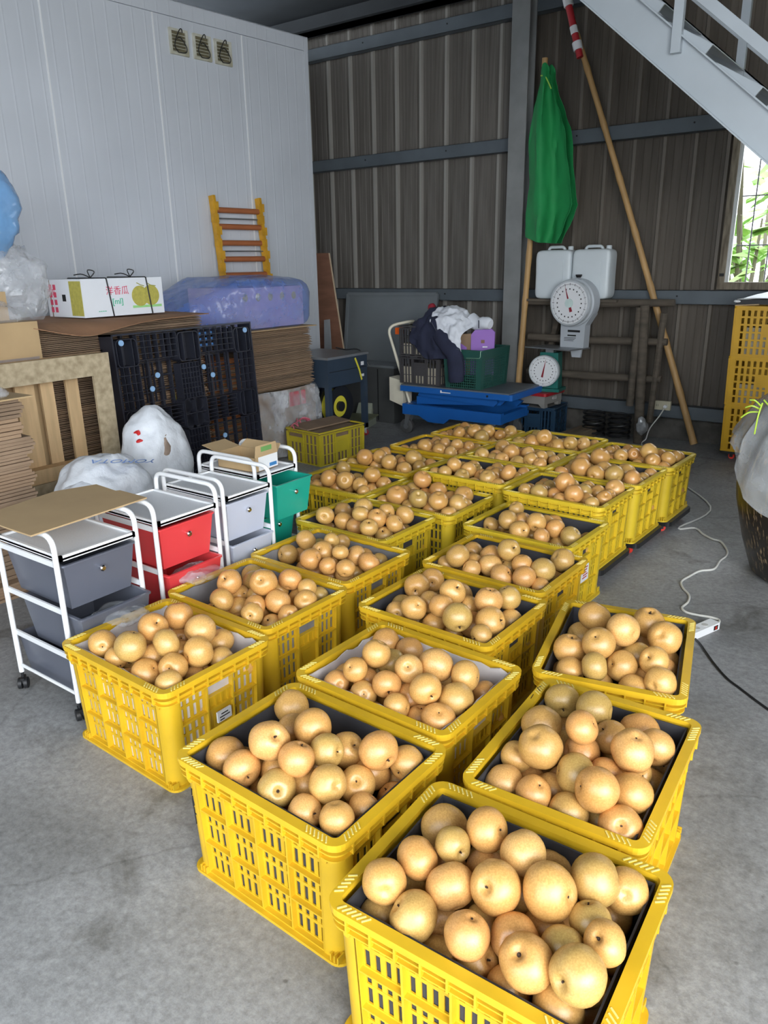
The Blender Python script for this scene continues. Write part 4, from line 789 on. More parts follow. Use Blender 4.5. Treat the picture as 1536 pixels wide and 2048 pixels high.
# stacks of flattened cartons
def sheet_stack(name, label, x0, x1, y0, y1, z0, z1, th, mats, jit, group, seed, gaps=()):
    rnd = random.Random(seed); t = thing(name, label, 'carton stack', (x0, y0, z0), 0, group); z = 0.0; k = 0
    me = []
    for m in mats:
        b = B(); b.box(0, x1 - x0, 0, y1 - y0, 0, th * 0.30); b.box(0.006, x1 - x0 - 0.012, 0.004, y1 - y0 - 0.006, th * 0.46, th * 0.76); b.box(0.05, x1 - x0 - 0.05, 0.05, y1 - y0 - 0.05, th * 0.3, th); me.append(b.mesh('carton_sheet', m))
    run = rnd.uniform(-1, 1)
    while z + th < z1 - z0 + 1e-6:
        if rnd.random() < 0.12: run = rnd.uniform(-1, 1)
        o = link('carton_sheet', rnd.choice(me), t, ((rnd.uniform(-1, 1) * 0.4 + run) * jit, (rnd.uniform(-1, 1) * 0.4 - run) * jit, z)); o.rotation_euler = (rnd.uniform(-1, 1) * 0.004, 0, rnd.uniform(-1, 1) * 0.012); z += th
    return t
sheet_stack('carton_stack', 'tall stack of flattened brown cartons behind the wooden pallet', -5.55, -4.63, 2.57, 3.98, 0.0, 1.325, 0.024, [M_CARDE, M_CARDE, M_CARD], 0.02, 'flattened carton stacks', 1)
sheet_stack('carton_stack', 'stack of flattened cartons under the blue wrapped bundle', -5.5, -4.74, 4.5, 5.36, 0.62, 1.135, 0.0165, [M_CARDE, M_CARD, M_CARD], 0.042, 'flattened carton stacks', 2)
sheet_stack('carton_stack', 'short orange-brown carton stack seen past the black pallet edge', -5.5, -4.70, 4.06, 4.46, 0.0, 0.95, 0.0165, [M_CARDO, M_CARDE, M_CARD], 0.03, 'flattened carton stacks', 3)
t = thing('wrapped_carton_block', 'block of cartons wrapped in clear film under the flattened stack', 'cartons', (-5.5, 4.5, 0))
B().box(0.02, 0.78, 0.02, 0.86, 0.0, 0.6).obj('carton_block', M_CARDE, t)
b = B(); loft(b, [[(0.8, -0.01, 0.01), (0.83, 0.2, 0.02), (0.82, 0.5, 0.0), (0.83, 0.88, 0.02)], [(0.8, -0.01, 0.3), (0.81, 0.2, 0.3), (0.82, 0.5, 0.3), (0.82, 0.89, 0.3)], [(0.79, -0.01, 0.5), (0.82, 0.2, 0.52), (0.8, 0.5, 0.5), (0.82, 0.88, 0.52)], [(0.77, 0.0, 0.61), (0.79, 0.2, 0.61), (0.79, 0.5, 0.6), (0.77, 0.86, 0.61)]], 30, 24, 0.02, 9, 0.002, 3)
b.obj('plastic_film', M_FILM, t, True)
M_PINKR = mat('pink_plastic_ribbon', (214, 110, 130), 0.4, var=0.15)
M_REDPR = mat('red_print', (196, 50, 60), 0.6, var=0.15)
for yy, ww, mm in ((0.36, 0.12, M_WHITE), (0.5, 0.14, M_REDPR), (0.66, 0.06, M_REDPR)): B().box(0.78, 0.784, yy, yy + ww, 0.44, 0.57).obj('printed_patch', mm, t)
# leaning pile of folded cartons at the near left edge
rnd = random.Random(8); t = thing('folded_carton_pile', 'sagging pile of folded cartons at the left picture edge', 'carton stack', (0, 0, 0))
z = 0.0
for k in range(11):
    h = rnd.uniform(0.08, 0.105); dx = rnd.uniform(-0.03, 0.03); dy = rnd.uniform(-0.03, 0.03); b = B(); n = 5
    for j in range(n):
        zz = z + h * j / n; b.obox((-4.02 + dx + rnd.uniform(-1, 1) * 0.006, 1.55 + dy - 0.012 * abs(j - 2), zz + h / n * 0.45), (0.42, 1.0, h / n * 0.84), rnd.uniform(-0.02, 0.02))
    b.obj('carton_bundle', M_CARDE if k % 3 else M_CARD, t); z += h
PILE_TOP = z
b = B(); b.obox((-4.0, 1.55, z + 0.004), (0.46, 1.06, 0.008), 0.03); b.obj('top_sheet', M_CARD2, t)
b = B(); blob(b, (-3.9, 1.93, PILE_TOP + 0.035), (0.09, 0.06, 0.03), 2.5, 0.025, 14, 3, 18, 12); tag(b.obj('plastic_scrap', M_FILM, None, True), 'crumpled clear plastic scrap on the left carton pile', 'plastic')

# cardboard box with a clear bag at the upper left
t = thing('cardboard_box', 'brown cardboard box at left edge on the tall carton stack', 'box', (0, 0, 0))
c = at_x(74, 642, -4.5); zb = 1.325 - 0.012; B().box(-4.95, -4.5, 1.9, c.y, 0.0, c.z).obj('body', M_CARD2, t); B().box(-4.9499, -4.4985, 1.95, c.y - 0.02, 1.13, 1.16).obj('printed_band', mat('grey_print_band', (150, 138, 130), 0.8), t)
b = B(); blob(b, (-4.72, c.y - 0.17, c.z + 0.03), (0.16, 0.2, 0.07), 2.2, 0.05, 9, 5, 30, 18, None, 0.8); tag(b.obj('clear_bag', M_FILM, None, True), 'crinkled clear plastic bag lying on the brown box', 'plastic bag')
# bundle of clear bags and a blue bag on a shelf-high box at the very left
t = thing('cardboard_box', 'narrow tan carton standing at the far left edge', 'box', (0, 0, 0)); q = at_x(11, 590, -4.75); B().box(-5.2, -4.75, 1.8, q.y, 1.325, q.z + 0.02).obj('body', M_CARD2, t)
q = at_x(36, 575, -4.95); b = B(); blob(b, (-5.0, q.y - 0.03, q.z), (0.2, 0.2, 0.24), 2.2, 0.06, 8, 9, 36, 24, None, 1.0); tag(b.obj('clear_bag', M_FILM, None, True), 'bunched clear plastic bag beside the melon carton', 'plastic bag')
M_BLUEF = film('blue_plastic_film', (120, 180, 235), 0.6, 0.15, 0.08, 8.0)
q = at_x(5, 420, -5.0); b = B(); blob(b, (-5.0, q.y - 0.16, q.z), (0.2, 0.2, 0.27), 2.6, 0.05, 6, 2, 36, 24, None, 0.6); tag(b.obj('blue_bag', M_BLUEF, None, True), 'sky-blue plastic bag high at the left picture edge', 'plastic bag')

# brown sheet on the tall stack and the melon carton on it
b = B(); loft(b, [[(-5.4, 2.45, 1.335), (-5.0, 2.42, 1.345), (-4.68, 2.5, 1.34), (-4.5, 2.55, 1.325)], [(-5.4, 2.9, 1.335), (-5.0, 2.9, 1.34), (-4.62, 2.85, 1.335), (-4.42, 2.86, 1.26)], [(-5.4, 3.3, 1.335), (-5.0, 3.3, 1.335), (-4.62, 3.3, 1.335), (-4.45, 3.3, 1.31)], [(-5.4, 3.9, 1.335), (-5.0, 3.95, 1.335), (-4.65, 3.9, 1.335), (-4.5, 3.95, 1.33)]], 20, 24, 0.004, 5, 0.005)
tag(b.obj('cardboard_sheet', mat('brown_kraft_sheet', (158, 118, 88), 0.85, var=0.08)), 'curled brown cardboard sheet on top of the tall carton stack', 'cardboard')
M_BOXW = mat('white_carton', (232, 236, 242), 0.6, var=0.02)
M_MELON = mat('melon_print', (186, 178, 86), 0.7, var=0.15, scale=40); M_MELON2 = mat('melon_shade_print', (160, 160, 60), 0.7, var=0.1); M_PINKTX = mat('pink_print', (222, 80, 110), 0.7); M_GREENTX = mat('green_print', (70, 190, 150), 0.7); M_GRASS = mat('pale_green_print', (160, 220, 140), 0.7)
mz = 1.352; y0 = 3.04; y1 = 3.70; x1 = -4.70; x0 = -5.12; hh = 0.245
t = thing('melon_carton', 'white melon carton tied with black bands on the tall stack', 'carton', (x1, y0, mz))
b = B(); b.box(x0 - x1, 0, 0, y1 - y0, 0, hh); b.box(x0 - x1 + 0.002, -0.2, -0.002, y1 - y0 + 0.002, hh, hh + 0.004); b.box(-0.212 + 0.02, -0.002, -0.002, y1 - y0 + 0.002, hh, hh + 0.005); b.obj('box', M_BOXW, t)
B().box(x0 - x1 + 0.04, x0 - x1 + 0.05, -0.0015, 0, 0, hh).obj('fold_line', M_CARD, t)
B().box(-0.14, -0.005, -0.0015, 0, 0.012, hh - 0.008).obj('olive_print', M_MELON, t)
m = B(); m.lathe([(0.07, 0.0), (0.07, 0.0012)], 32, (0.0, 0.46, 0.125), 'X'); m.obj('melon_picture', M_MELON, t); m = B(); m.lathe([(0.07, 0.0), (0.07, 0.0016)], 32, (0.0, 0.555, 0.128), 'X'); m.obj('melon_picture', M_MELON, t)
m = B(); m.box(0, 0.0008, 0.39, 0.64, 0.045, 0.062); m.obj('grass_picture', M_GRASS, t)
m = B(); m.tube([(0.002, 0.44, 0.215), (0.002, 0.47, 0.2), (0.002, 0.5, 0.192)], 0.003, 5); m.tube([(0.002, 0.53, 0.21), (0.002, 0.56, 0.195), (0.002, 0.6, 0.19)], 0.003, 5); m.obj('stalk_picture', M_MELON2, t)
text('洋香瓜', 0.062, M_PINKTX, t, frame((0.0015, 0.275, 0.165), (0, 1, 0), (0, 0, 1))); text('[ml]', 0.055, M_GREENTX, t, frame((0.0015, 0.27, 0.095), (0, 1, 0), (0, 0, 1)), ext=0.0012)
text('香瓜', 0.05, M_PINKTX, t, frame((-0.36, -0.0015, 0.16), (1, 0, 0), (0, 0, 1))); text('----', 0.05, M_GREENTX, t, frame((0.0015, 0.14, 0.04), (0, 1, 0), (0, 0, 1)))
for k in range(2):
    for j in range(4): B().box(-0.385 + k * 0.05, -0.355 + k * 0.05, -0.0016, 0, 0.03 + j * 0.05, 0.065 + j * 0.05).obj('pink_print', M_PINKTX, t)
B().box(-0.235, -0.195, -0.0016, 0, 0.105, 0.15).obj('logo_print', M_BLACK, t)
for yy in (0.195, 0.52):
    b = B(); b.tube(rounded([(x0 - x1 - 0.002, yy - 0.02, 0.0), (x0 - x1 - 0.004, yy - 0.02, hh + 0.008), (0.005, yy, hh + 0.008), (0.004, yy + 0.03, 0.0)], 0.012), 0.005, 6)
    b.tube(cat([(-0.16, yy - 0.01, hh + 0.01), (-0.18, yy - 0.06, hh + 0.035), (-0.2, yy - 0.11, hh + 0.03)], 8), 0.004, 6); b.tube(cat([(-0.16, yy - 0.01, hh + 0.01), (-0.17, yy - 0.02, hh + 0.06), (-0.15, yy + 0.02, hh + 0.05), (-0.16, yy - 0.01, hh + 0.012)], 12), 0.004, 6)
    b.obj('black_band', M_BLACKP, t, True)

# blue film-wrapped bundle
t = thing('wrapped_bundle', 'bundle of purple cartons wrapped in blue plastic on the stack', 'bundle', (-5.12, 4.74, 1.14))
M_LILAC = mat('lilac_carton_print', (214, 190, 226), 0.7, var=0.25, scale=5, col2=(236, 214, 222)); M_YPRINT = mat('yellow_flower_print', (216, 196, 90), 0.7)
b = B(); b.box(-0.28, 0.3, -0.22, 0.62, 0.01, 0.35); b.obj('cartons', M_LILAC, t)
for k in range(5): B().sphere((0.302, -0.1 + k * 0.15, 0.27), (0.004, 0.03, 0.035), 8, 6).obj('flower_print', M_YPRINT, t)
M_BLUEW = film('blue_wrap_film', (110, 146, 226), 0.5, 0.08, 0.07, 7.0)
b = B(); blob(b, (0, 0, 0.2), (0.37, 0.78, 0.235), 4.5, 0.03, 4.5, 1, 56, 30, 0.005, 0.9); b.warp(lambda p: Vector((p.x, p.y, p.z * (1.0 - 0.45 * max(0, (-p.y - 0.25) / 0.53)))))
b.obj('blue_film', M_BLUEW, t, True)
B().slab([(-0.36, -0.42, -0.006), (0.4, -0.42, -0.006), (0.42, 0.66, -0.006), (-0.36, 0.66, -0.006)], (0, 0, 0.008)).obj('base_sheet', M_CARD2, t)

# conveyor section with orange rollers leaning on the cold room
M_CONV = mat('ochre_yellow_plastic', (214, 160, 40), 0.5, var=0.15, scale=12); M_ROLL = mat('terracotta_roller', (176, 106, 66), 0.5, var=0.08)
s0, s1 = -1.36, -0.80
t = thing('roller_conveyor', 'ochre yellow roller conveyor section leaning on the white wall', 'conveyor', (0, 0, 0))
def lean(s, z): return wl(s, z, 0.035 + (2.3 - z) * 0.1)
for s_ in (s0, s1):
    b = B(); b.beam(lean(s_, 1.16), lean(s_, 2.3), 0.065, 0.028, (0, 1, 0)); b.obj('side_rail', M_CONV, t)
    k = 0; z = 1.22
    while z < 2.29: p = lean(s_, z) ; B().obox(p + (-WN) * 0.012 + WD * (0.01 if k % 2 else -0.006), (0.062, 0.04, 0.075), AL).obj('rail_block', M_CONV, t); z += 0.11; k += 1
for k in range(7): z = 2.175 - k * 0.148; B().tube([lean(s0 + 0.02, z), lean(s1 - 0.02, z)], 0.026, 14).obj('roller', M_ROLL, t, True)
for k in range(4): z = 2.1 - k * 0.296; B().tube([lean(s0 + 0.02, z), lean(s1 - 0.02, z)], 0.006, 8).obj('tie_rod', M_STEEL, t, True); 

# wooden pallet standing on edge
M_PINE = mat('pale_pine', (214, 182, 138), 0.75, var=0.12, scale=7, stretch=(5, 5, 0.5), objrand=0.12); M_GREYPINE = mat('weathered_pine', (198, 182, 152), 0.85, scale=11, stretch=(2, 2, 2), col2=(158, 142, 114))
t = thing('wooden_pallet', 'weathered wooden pallet standing on edge before the carton stack', 'pallet', (-4.3, 1.72, 0), 0)
pw, ph = 1.19, 1.16
def slat(y0, y1, z0, z1, x0, x1, m): return B().box(x0, x1, y0, y1, z0, z1).obj('slat', m, t)
for z0_, z1_ in ((ph - 0.135, ph), (0.30, 0.42), (0.0, 0.13)): slat(0, pw, z0_, z1_, -0.02, 0.0, M_GREYPINE)
slat(pw - 0.125, pw, 0.13, ph - 0.135, -0.02, 0.0, M_GREYPINE); slat(0, 0.12, 0.13, ph - 0.135, -0.02, 0.0, M_GREYPINE)
for y_ in (0.16, 0.30, 0.44, 0.60, 0.76, 0.93): slat(y_, y_ + (0.12 if y_ == 0.6 else 0.085), 0.0, ph - 0.02, -0.125, -0.105, M_PINE)
for z_ in (0.0, 0.42, ph - 0.09): B().box(-0.105, -0.02, 0, pw, z_, z_ + 0.085).obj('bearer', M_PINE, t)

# black plastic pallet standing on edge, underside to the room
t = thing('plastic_pallet', 'black plastic pallet with pale blue bolts standing on edge', 'pallet', (-4.405, 3.06, 0.0), 0)
t.rotation_euler = (0, math.radians(-3.0), 0)
pw, ph, th = 1.28, 1.25, 0.14
b = B(); e = 0.012
b.box(-th, 0, 0, e, 0, ph); b.box(-th, 0, pw - e, pw, 0, ph); b.box(-th, 0, 0, pw, ph - e, ph); b.box(-th, 0, 0, pw, 0, e); b.obj('frame', M_NAVYP, t)
b = B()
k = 0.0
y_ = 0.06
while y_ < pw: b.box(-th, -th + 0.03, y_ - 0.009, y_ + 0.009, 0, ph); y_ += 0.095
z_ = 0.05
while z_ < ph: b.box(-th, -th + 0.025, 0, pw, z_ - 0.004, z_ + 0.004); z_ += 0.11
b.obj('deck_bars', M_NAVYP, t)
def lattice(y0, y1, z0, z1, ny, nz, x0=-0.045, x1=-0.004):
    b = B(); w = 0.0045
    for i in range(ny + 1): y = y0 + (y1 - y0) * i / ny; b.box(x0, x1, y - w / 2, y + w / 2, z0, z1)
    for j in range(nz + 1): z = z0 + (z1 - z0) * j / nz; b.box(x0, x1 - 0.003, y0, y1, z - w / 2, z + w / 2)
    return b.obj('lattice', M_NAVYP, t)
c0, c1 = 0.19, 0.045
lattice(0.20, 0.535, ph - 0.19, ph - 0.02, 6, 4); lattice(0.745, 1.08, ph - 0.19, ph - 0.02, 6, 4)
lattice(0.02, 0.19, 0.735, ph - 0.22, 4, 5); lattice(pw - 0.17, pw - 0.02, 0.735, ph - 0.22, 3, 5); lattice(0.02, 0.19, 0.2, 0.52, 4, 5); lattice(pw - 0.17, pw - 0.02, 0.2, 0.52, 3, 5)
lattice(0.555, 0.725, 0.74, ph - 0.25, 6, 7, -0.1, -0.02); lattice(0.555, 0.725, 0.2, 0.51, 6, 6, -0.1, -0.02); lattice(0.2, 0.53, 0.545, 0.71, 3, 6, -0.1, -0.02); lattice(0.75, 1.07, 0.545, 0.71, 3, 6, -0.1, -0.02)
lattice(0.2, 0.535, 0.02, 0.17, 6, 4); lattice(0.745, 1.08, 0.02, 0.17, 6, 4)
lattice(0.22, 0.53, 0.75, 1.03, 4, 3, -0.12, -0.1); lattice(0.75, 1.07, 0.75, 1.03, 5, 4, -0.12, -0.1)
def foot(yc, zc, w, h, x=False):
    b = B(); b.v = []
    bb = B(); bb.ring(w, h, 0.035, 0.006, 0, 0.1, 4); bb.v = [(-0.1 + p[2], yc + p[0], zc + p[1]) for p in bb.v]
    if x:
        for a in (0.0, PI / 2): bb.obox((-0.05, yc, zc), (0.09, math.hypot(w, 0) * (0.9 if a == 0 else 0.9), 0.007), Matrix.Rotation(a + 0.0, 3, 'X'))
        for sy in (-1, 1):
            for sz in (-1, 1): bb.beam((-0.05, yc + sy * 0.015, zc + sz * 0.03), (-0.05, yc + sy * w * 0.44, zc + sz * h * 0.3), 0.09, 0.006, (1, 0, 0)); bb.beam((-0.05, yc + sy * 0.03, zc + sz * 0.015), (-0.05, yc + sy * w * 0.3, zc + sz * h * 0.44), 0.09, 0.006, (1, 0, 0))
    else:
        for k in (-0.25, 0.25): bb.box(-0.1, 0.0, yc + k * w - 0.003, yc + k * w + 0.003, zc - h / 2, zc + h / 2)
    bb.box(-0.1, -0.095, yc - w / 2 + 0.01, yc + w / 2 - 0.01, zc - h / 2 + 0.01, zc + h / 2 - 0.01)
    return bb.obj('foot_block', M_NAVYP, t)
foot(0.64, 0.63, 0.215, 0.235, True)
for yc in (0.11, pw - 0.11):
    for zc in (0.12, ph - 0.13): foot(yc, zc, 0.17, 0.19)
    foot(yc, 0.63, 0.17, 0.2)
foot(0.64, ph - 0.13, 0.2, 0.21); foot(0.64, 0.12, 0.2, 0.19)
M_BOLT = mat('pale_blue_bolt', (150, 190, 230), 0.4, var=0.05)
for yb, zb_ in ((0.07, ph - 0.06), (pw - 0.07, ph - 0.06), (0.37, 0.94), (0.31, 0.85), (0.80, 0.95), (0.88, 0.88), (0.93, 0.40), (0.86, 0.30), (0.36, 0.38)):
    q = B(); q.lathe([(0.019, 0), (0.021, 0.004), (0.019, 0.01), (0.009, 0.01)], 14, (-0.004 if zb_ > 1.1 else -0.06, yb, zb_), 'X'); q.obj('bolt', M_BOLT, t, True)
for j in range(3):
    for k in range(3): B().box(-0.05, -0.043, 0.775 + j * 0.056, 0.80 + j * 0.056, ph - 0.07 - k * 0.042, ph - 0.045 - k * 0.042).obj('blue_plug', mat('blue_plug', (80, 130, 190), 0.5), t)
for p_ in ([(-0.16, 0.545, 0.95), (-0.165, 0.56, 0.86), (-0.16, 0.57, 0.72)],): tag(B().tube([Vector((-4.43, 3.06, 0)) + Vector(q) for q in p_], 0.006, 5).obj('strap_tail', mat('yellow_strap', (206, 200, 80), 0.5)), 'yellow strap tail hanging behind the black pallet', 'strap')

# sacks
q = at_x(200, 940, -3.6); t = thing('white_sack', 'white woven sack with blue print lying by the carts', 'sack', (-3.6, q.y, 0))
b = B(); blob(b, (0, 0.02, 0.34), (0.25, 0.26, 0.36), 2.6, 0.04, 6, 4, 64, 44, 0.01, 0.8); b.obj('sack_body', M_SACK, t, True)
b = B(); blob(b, (0.1, -0.19, 0.36), (0.14, 0.12, 0.25), 2.2, 0.03, 7, 14, 48, 32, 0.01, 0.9); b.obj('side_bulge', M_SACK, t, True)
M_BLUEINK = mat('faded_blue_print', (120, 150, 205), 0.6, var=0.2)
text('YOMOTA', 0.085, M_BLUEINK, t, frame((0.17, 0.04, 0.69), (-0.2, -1, 0.18), (-0.9, 0.1, -0.5)))
q = at_x(306, 890, -3.85); t = thing('white_sack', 'white sack with red mark and brown stain standing before the black pallet', 'sack', (-3.85, q.y, 0))
b = B(); blob(b, (0, 0, 0.40), (0.185, 0.215, 0.45), 2.2, 0.038, 6, 24, 64, 44, 0.01, 0.8); b.obj('sack_body', M_SACK, t, True)
M_STAIN = mat('brown_stain', (150, 132, 118), 0.7, var=0.2, scale=20)
def patch(y0, y1, z0, z1, m, nm):
    bb = B(); ym, zm = (y0 + y1) / 2, (z0 + z1) / 2; bb.sphere((0.165 - 2.2 * ym * ym - 0.55 * max(0, zm - 0.5) ** 1.3, ym, zm), (0.03, (y1 - y0) / 2, (z1 - z0) / 2), 20, 14); bb.warp(lambda p: p + Vector((mn.noise(p * 25) * 0.012, mn.noise(p * 22 + Vector((3, 0, 0))) * 0.02, mn.noise(p * 20 + Vector((0, 7, 0))) * 0.03))); return bb.obj(nm, m, t, True)
patch(-0.16, -0.11, 0.60, 0.70, mat('red_print2', (206, 40, 40), 0.6), 'red_print'); patch(-0.15, -0.12, 0.70, 0.75, mat('red_print2', (206, 40, 40), 0.6), 'red_print'); patch(-0.07, 0.02, 0.42, 0.72, M_STAIN, 'stain')

# drawer carts
def cart(name, label, y0, y1, xf, col, opens, colname, drw=(0.655, 0.455, 0.262)):
    D = 0.43; x1 = xf; x0 = xf - D; t = thing('drawer_cart', label, 'cart', ((x0 + x1) / 2, (y0 + y1) / 2, 0), 0, 'drawer carts along the crates')
    w = (y1 - y0) / 2; d = D / 2; m = mat('cart_%s_plastic' % colname, col, 0.32, var=0.03, spec=0.6); zs = 0.672
    for s in (-1, 1):
        y = s * (w - 0.009); B().tube(rounded([(-d + 0.01, y, 0.075), (-d + 0.01, y, 0.755), (d - 0.01, y, 0.755), (d - 0.01, y, 0.075)], 0.055, 7), 0.0105, 12).obj('side_frame', M_WHITEP, t, True)
        for z in (zs - 0.03, 0.452, 0.262): B().box(-d + 0.015, d - 0.015, y - s * 0.004 - 0.004, y - s * 0.004 + 0.004, z - 0.011, z + 0.011).obj('runner', M_WHITEP, t)
        B().tube([(-d + 0.015, y, 0.11), (d - 0.015, y, 0.11)], 0.007, 8).obj('stretcher', M_WHITEP, t, True)
    b = B(); b.box(-d, d, -w + 0.02, w - 0.02, zs - 0.012, zs - 0.004); b.box(-d, -d + 0.012, -w + 0.02, w - 0.02, zs - 0.016, zs + 0.006); b.box(d - 0.012, d, -w + 0.02, w - 0.02, zs - 0.016, zs + 0.006)
    for s in (-1, 1): b.box(-d, d, s * (w - 0.026) - 0.006, s * (w - 0.026) + 0.006, zs - 0.016, zs + 0.006)
    b.obj('top_shelf', M_WHITEP, t)
    B().box(-d + 0.014, d - 0.014, -w + 0.034, w - 0.034, zs - 0.004, zs - 0.002).obj('shelf_mesh', mat('perforated_grey_shelf', (222, 225, 230), 0.4, 0.0, var=0.06, scale=200), t)
    for k, (zt, op) in enumerate(zip(drw, opens)):
        h = 0.185; ww = w - 0.026; dd = d - 0.012; tb = B()
        # tapered open tub
        def rect(z, sx, sy): return [(-dd * sx, -ww * sy, z), (dd * sx, -ww * sy, z), (dd * sx, ww * sy, z), (-dd * sx, ww * sy, z)]
        zl, zu = zt - 0.02 - h, zt - 0.02
        vs = rect(zl, 0.88, 0.84) + rect(zu, 0.99, 0.97) + rect(zu, 0.965, 0.945) + rect(zl + 0.004, 0.86, 0.82); fs = [(3, 2, 1, 0)]
        for a in range(4):
            q_ = (a + 1) % 4; fs += [(a, q_, 4 + q_, 4 + a), (4 + a, 4 + q_, 8 + q_, 8 + a), (8 + a, 8 + q_, 12 + q_, 12 + a)]
        fs.append((12, 13, 14, 15)); tb.add(vs, fs); tb.ring(2 * dd * 1.0 + 0.012, 2 * ww + 0.006, 0.012, 0.012, zu - 0.004, zu + 0.003, 3)
        dr = tb.obj('drawer', m, t, loc=(op, 0, 0))
        kb = B(); kb.lathe([(0.006, 0), (0.006, 0.008), (0.012, 0.012), (0.0125, 0.018), (0.008, 0.022)], 14, (dd * 0.965, 0, zu - 0.055), 'X'); kb.obj('knob', M_CHROME, dr, True)
    for sx in (-1, 1):
        for sy in (-1, 1):
            b = B(); b.tube([(0, 0, 0.03), (0, 0, 0.08)], 0.006, 8); b.lathe([(0.02, -0.02), (0.024, -0.018), (0.024, -0.004), (0.02, -0.003)], 18, (0.006, 0, 0.0245), 'Y'); b.lathe([(0.02, 0.003), (0.024, 0.004), (0.024, 0.018), (0.02, 0.02)], 18, (0.006, 0, 0.0245), 'Y'); b.box(-0.02, 0.02, -0.008, 0.008, 0.028, 0.05)
            o = b.obj('caster', M_BLACKP, t, True, (sx * (d - 0.01), sy * (w - 0.009), 0)); o.rotation_euler = (0, 0, random.uniform(-1, 1))
    return t
CARTS = [cart('drawer_cart', 'grey drawer cart with a cardboard sheet across its handles', 1.335, 1.70, -2.46, (96, 100, 112), (0.01, 0.075, -0.02), 'grey'),
 cart('drawer_cart', 'red drawer cart between the grey and the white ones', 1.785, 2.135, -2.475, (226, 70, 74), (0.0, 0.03, 0.0), 'red'),
 cart('drawer_cart', 'white drawer cart with pale grey drawers, third in the row', 2.18, 2.50, -2.50, (196, 202, 218), (0.0, 0.02, 0.0), 'pale'),
 cart('drawer_cart', 'green drawer cart with its top drawer pulled open', 2.525, 2.84, -2.645, (30, 168, 146), (0.13, 0.0, 0.05), 'green')]
for loc, lab in (((-2.42, 1.54, 0.385), 'clear plastic bags in the open grey drawer'), ((-2.47, 1.98, 0.395), 'clear plastic bags in the second red drawer')):
    b = B(); blob(b, loc, (0.1, 0.09, 0.018), 2.5, 0.025, 16, loc[1], 28, 18, None, 1.0); tag(b.obj('clear_bag', M_FILM, None, True), lab, 'plastic bag')
b = B(); pl = [at_z(u, v, 0.768) for u, v in ((8, 1056), (-40, 1035), (110, 985), (193, 971), (232, 984), (240, 983), (294, 997.5), (62, 1074))]
b.slab(pl, (0, 0, 0.006)); tag(b.obj('cardboard_sheet', M_CARD2), 'flat tan cardboard sheet resting on the grey cart handles', 'cardboard')
t = thing('open_carton', 'small open tan carton with white label on the green cart', 'carton', (-2.83, 2.66, 0.674), 0.05)
b = B()
for a in ((-0.13, 0.13, -0.085, -0.082), (-0.13, 0.13, 0.082, 0.085), (-0.13, -0.127, -0.085, 0.085), (0.127, 0.13, -0.085, 0.085)): b.box(a[0], a[1], a[2], a[3], 0, 0.075)
b.box(-0.13, 0.13, -0.085, 0.085, 0, 0.003); b.obj('box', M_CARD2, t)
B().slab([(-0.13, -0.085, 0.075), (-0.13, 0.085, 0.075), (-0.24, 0.085, 0.10), (-0.24, -0.085, 0.10)], (0, 0, 0.003)).obj('flap', M_CARD2, t); B().slab([(0.13, -0.085, 0.075), (0.13, 0.085, 0.075), (0.13, 0.075, 0.135), (0.13, -0.075, 0.135)], (0.003, 0, 0)).obj('flap', M_CARD2, t); B().slab([(-0.13, 0.085, 0.075), (0.13, 0.085, 0.075), (0.12, 0.125, 0.11), (-0.12, 0.125, 0.11)], (0, 0.003, 0)).obj('flap', M_CARD2, t)
B().box(0.13, 0.1315, -0.06, 0.084, 0.004, 0.075).obj('label', M_WHITE, t); B().box(0.1315, 0.132, 0.02, 0.075, 0.012, 0.03).obj('printed_block', mat('blue_print', (60, 130, 190), 0.6), t)
B().box(0.1331, 0.1337, -0.04, 0.04, 0.1, 0.125).obj('printed_block', mat('green_stamp', (110, 160, 90), 0.7), t)

